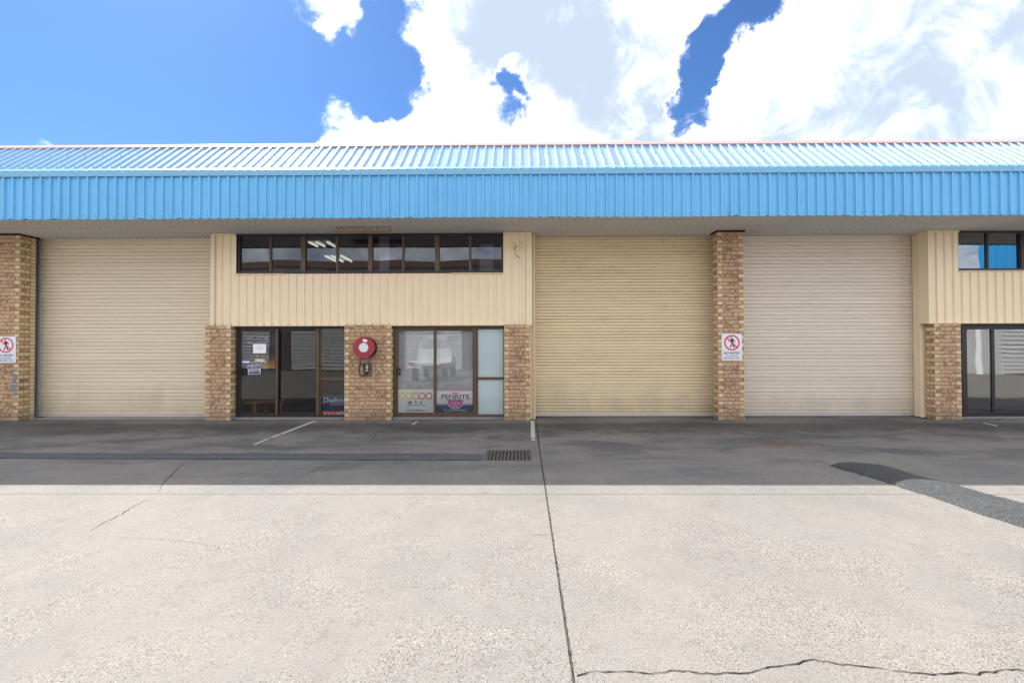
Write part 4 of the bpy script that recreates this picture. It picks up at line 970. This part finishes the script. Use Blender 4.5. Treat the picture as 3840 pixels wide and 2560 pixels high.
# ------------------------------------------------------------------ fire hose reel
YH0 = YP-.235; c = W(1363.6, 1303, YH0); rr = 40.8*YH0/F
hr = empty('fire_hose_reel', (c.x, YP, c.z-.5), 'red fire hose reel mounted on the wide brick pillar', 'hose reel')
def lathe(prof, name, mat, n=56):
    m = MB()
    for k, (r_, y) in enumerate(prof):
        for j in range(n): a = 2*math.pi*j/n; m.v.append((c.x+r_*math.cos(a), y, c.z+r_*math.sin(a)))
    for k in range(len(prof)-1):
        for j in range(n): m.f.append((k*n+j, k*n+(j+1) % n, (k+1)*n+(j+1) % n, (k+1)*n+j))
    m.f += [tuple(range(n)), tuple((len(prof)-1)*n+j for j in range(n))]
    return m.build(name, mat, hr)
lathe([(rr-.004, YH0), (rr, YH0+.004), (rr, YH0+.010), (rr-.006, YH0+.012)], 'front_disc', 'reelred')
lathe([(rr-.004, YP-.045), (rr, YP-.041), (rr, YP-.035), (rr-.006, YP-.033)], 'rear_disc', 'reeldark')
prof = []
for k in range(5):
    for t in range(6): a = math.pi*t/6; prof.append((rr-.038+.018*math.sin(a), YH0+.018+k*.035+.0175*(1-math.cos(a))))
lathe(prof, 'coiled_hose', 'reeldark')
MB().cyl((c.x, YP-.034, c.z), (0, 1, 0), .06, .06, .034, 24).build('mount', 'steel', hr)
MB().cyl((c.x, YH0-.008, c.z), (0, 1, 0), .104, .104, .007, 40).build('hub_plate', 'white', hr)
for r0 in (.055, .03): MB().ring((c.x, 0, c.z), r0, r0+.004, YH0-.0095, YH0-.0075, 30).build('hub_groove', 'lgrey', hr)
for k in range(5):
    a = R(125)+k*2*math.pi/5; MB().cyl((c.x+.085*math.cos(a), YH0-.014, c.z+.085*math.sin(a)), (0, 1, 0), .008, .008, .007, 10).build('bolt', 'rubber', hr)
st = MB(); ang = R(-14); st.box(-.048, .048, YH0-.002, YH0-.0005, -.028, .028); st.v = [(c.x+.03+x*math.cos(ang)-z*math.sin(ang), y, c.z+.155+x*math.sin(ang)+z*math.cos(ang)) for x, y, z in st.v]; st.build('label_sticker', 'poster', hr)
def HW(px, py, Y): return W(1300+px*.1212, 1240+py*.1212, Y)
MB().tube([HW(400, 850, YP-.09), HW(412, 920, YP-.08), HW(420, 1000, YP-.07), HW(400, 1090, YP-.06), HW(382, 1200, YP-.06), HW(382, 1290, YP-.06), HW(410, 1370, YP-.06), HW(470, 1400, YP-.06), HW(540, 1375, YP-.06), HW(585, 1300, YP-.06), HW(595, 1220, YP-.06)], .016, 8).build('hose_loop', 'hose', hr, smooth=True)
p0, p1 = HW(522, 1415, YP), HW(790, 985, YP); MB().box(p0.x, p1.x, YP-.012, YP-.003, p0.z, p1.z).build('backing_plate', 'plate', hr)
p0, p1 = HW(655, 1060, YP), HW(655, 850, YP); MB().cyl((p0.x, YP-.06, p0.z), (0, 0, 1), .022, .022, p1.z-p0.z+.05, 14).build('supply_pipe', 'pipe', hr)
p0, p1 = HW(655, 1250, YP), HW(655, 1060, YP); MB().cyl((p0.x, YP-.06, p0.z), (0, 0, 1), .026, .026, p1.z-p0.z, 14).cyl((p0.x, YP-.06, p0.z+.06), (0, 0, 1), .034, .034, .035, 8).build('valve', 'brass', hr)
p0, p1 = HW(655, 1340, YP), HW(655, 1250, YP); MB().cyl((p0.x, YP-.06, p0.z), (0, 0, 1), .014, .026, p1.z-p0.z, 14).build('nozzle', 'rubber', hr)
p0, p1 = HW(560, 1230, YP), HW(600, 1060, YP); MB().box(p0.x, p1.x, YP-.07, YP-.013, p0.z, p1.z).build('bracket', 'rubber', hr)
MB().tube([HW(600, 1180, YP-.09), HW(810, 1185, YP-.09)], .007, 8).build('lever', 'rubber', hr)
MB().tube([HW(380, 1065, YP-.075), HW(500, 1035, YP-.085), HW(680, 1015, YP-.085)], .011, 8).build('hose_guide', 'hose', hr)

# ------------------------------------------------------------------ what the glass reflects: the other side of the yard
def simple_shed(name, x0, x1, yf, hwall, htop, label, mw, mtop, shutters=()):
    e_ = empty(name, ((x0+x1)/2, yf, 0), label, 'building', 'buildings across the yard')
    MB().box(x0, x1, yf-9, yf, 4.25, hwall).build('wall', mw, e_); MB().box(x0, x1, yf-9, yf-.02, 0.006, 4.25).build('lower_wall', 'oppconc' if mw == 'oppconc' else 'oppbrick', e_)
    x = x0; mm = MB()
    while x < x1-.1:
        mm.box(x, x+.10, yf+.001, yf+.09, 4.3, hwall); x += .45
    mm.build('cladding_ribs', mw, e_, kind='stuff')
    MB().box(x0-.2, x1+.2, yf-9, yf+.25, hwall, htop).build('fascia', mtop, e_)
    for sx0, sx1 in shutters:
        m = MB().box(sx0, sx1, yf-.018, yf-.01, .02, 3.9); z = .1
        while z < 3.85: m.box(sx0, sx1, yf-.01, yf+.045, z, z+.12); z += .24
        m.build('shutter', 'oppshut', e_)
    return e_
simple_shed('brown_warehouse', -34, 12, -12.2, 7.55, 8.05, 'beige clad warehouse with brown fascia across the yard', 'oppbeige', 'oppbrown', [(-30, -26), (-22, -18), (-16.5, -12.5), (-8, -4), (4, 8)])
b2 = simple_shed('blue_warehouse', 20, 50, -6.3, 4.2, 4.4, 'pale concrete warehouse with blue gable across the yard', 'oppconc', 'oppblue', [(29.2, 34)])
MB().prism([(28.9, 4.4), (50, 4.4), (50, 4.6), (30.4, 9.2), (28.9, 9.2)], lambda u, v, t: (u, t, v), -7.6, -6.2).build('gable', 'oppblue', b2)
m = MB(); x = 29.0
while x < 48: m.box(x, x+.1, -6.199, -6.12, 4.45, min(9.1, 9.1-(x-30.4)*.23)); x += .5
m.build('gable_ribs', 'oppblue', b2, kind='stuff')
MB().cyl((27.3, -6.1, .01), (0, 0, 1), .14, .14, 4.3, 14).build('downpipe', 'white', b2)
# parked tray truck beside the photographer, seen only as a reflection
tk = empty('parked_truck', (-4.2, -2.3, 0), 'white tray truck reflected in the blinds of the second door', 'truck')
MB().box(-5.1, -3.3, -2.6, -0.4, .82, .95).build('tray', 'carwhite', tk)
MB().box(-5.0, -3.4, -4.6, -2.75, .55, 1.25).build('cab', 'carwhite', tk, bevel=.12)
MB().prism([(-4.85, 1.24), (-3.55, 1.24), (-3.72, 1.95), (-4.68, 1.95)], lambda u, v, t: (u, t, v), -4.1, -2.8).build('cab_top', 'carglass', tk, bevel=.05)
m = MB().prism([(-5.05, .95), (-3.35, .95), (-3.38, 1.6), (-3.6, 2.2), (-3.75, 2.28), (-4.65, 2.28), (-4.8, 2.2), (-5.02, 1.6)], lambda u, v, t: (u, t, v), -2.66, -2.6); m.build('headboard', 'carwhite', tk)
m = MB()
for i in range(14):
    for j in range(6): m.box(-4.85+i*.1, -4.80+i*.1, -2.599, -2.595, 1.62+j*.09, 1.67+j*.09)
m.build('mesh_holes', 'carglass', tk, kind='stuff')
for x in (-5.05, -3.65): MB().box(x, x+.3, -.399, -.36, .84, .93).build('tail_light', 'taillight', tk)
for x in (-5.0, -3.6):
    for y in (-1.2, -4.0): MB().cyl((x, y, .33), (1, 0, 0), .33, .33, .2, 24).build('wheel', 'rubber', tk)
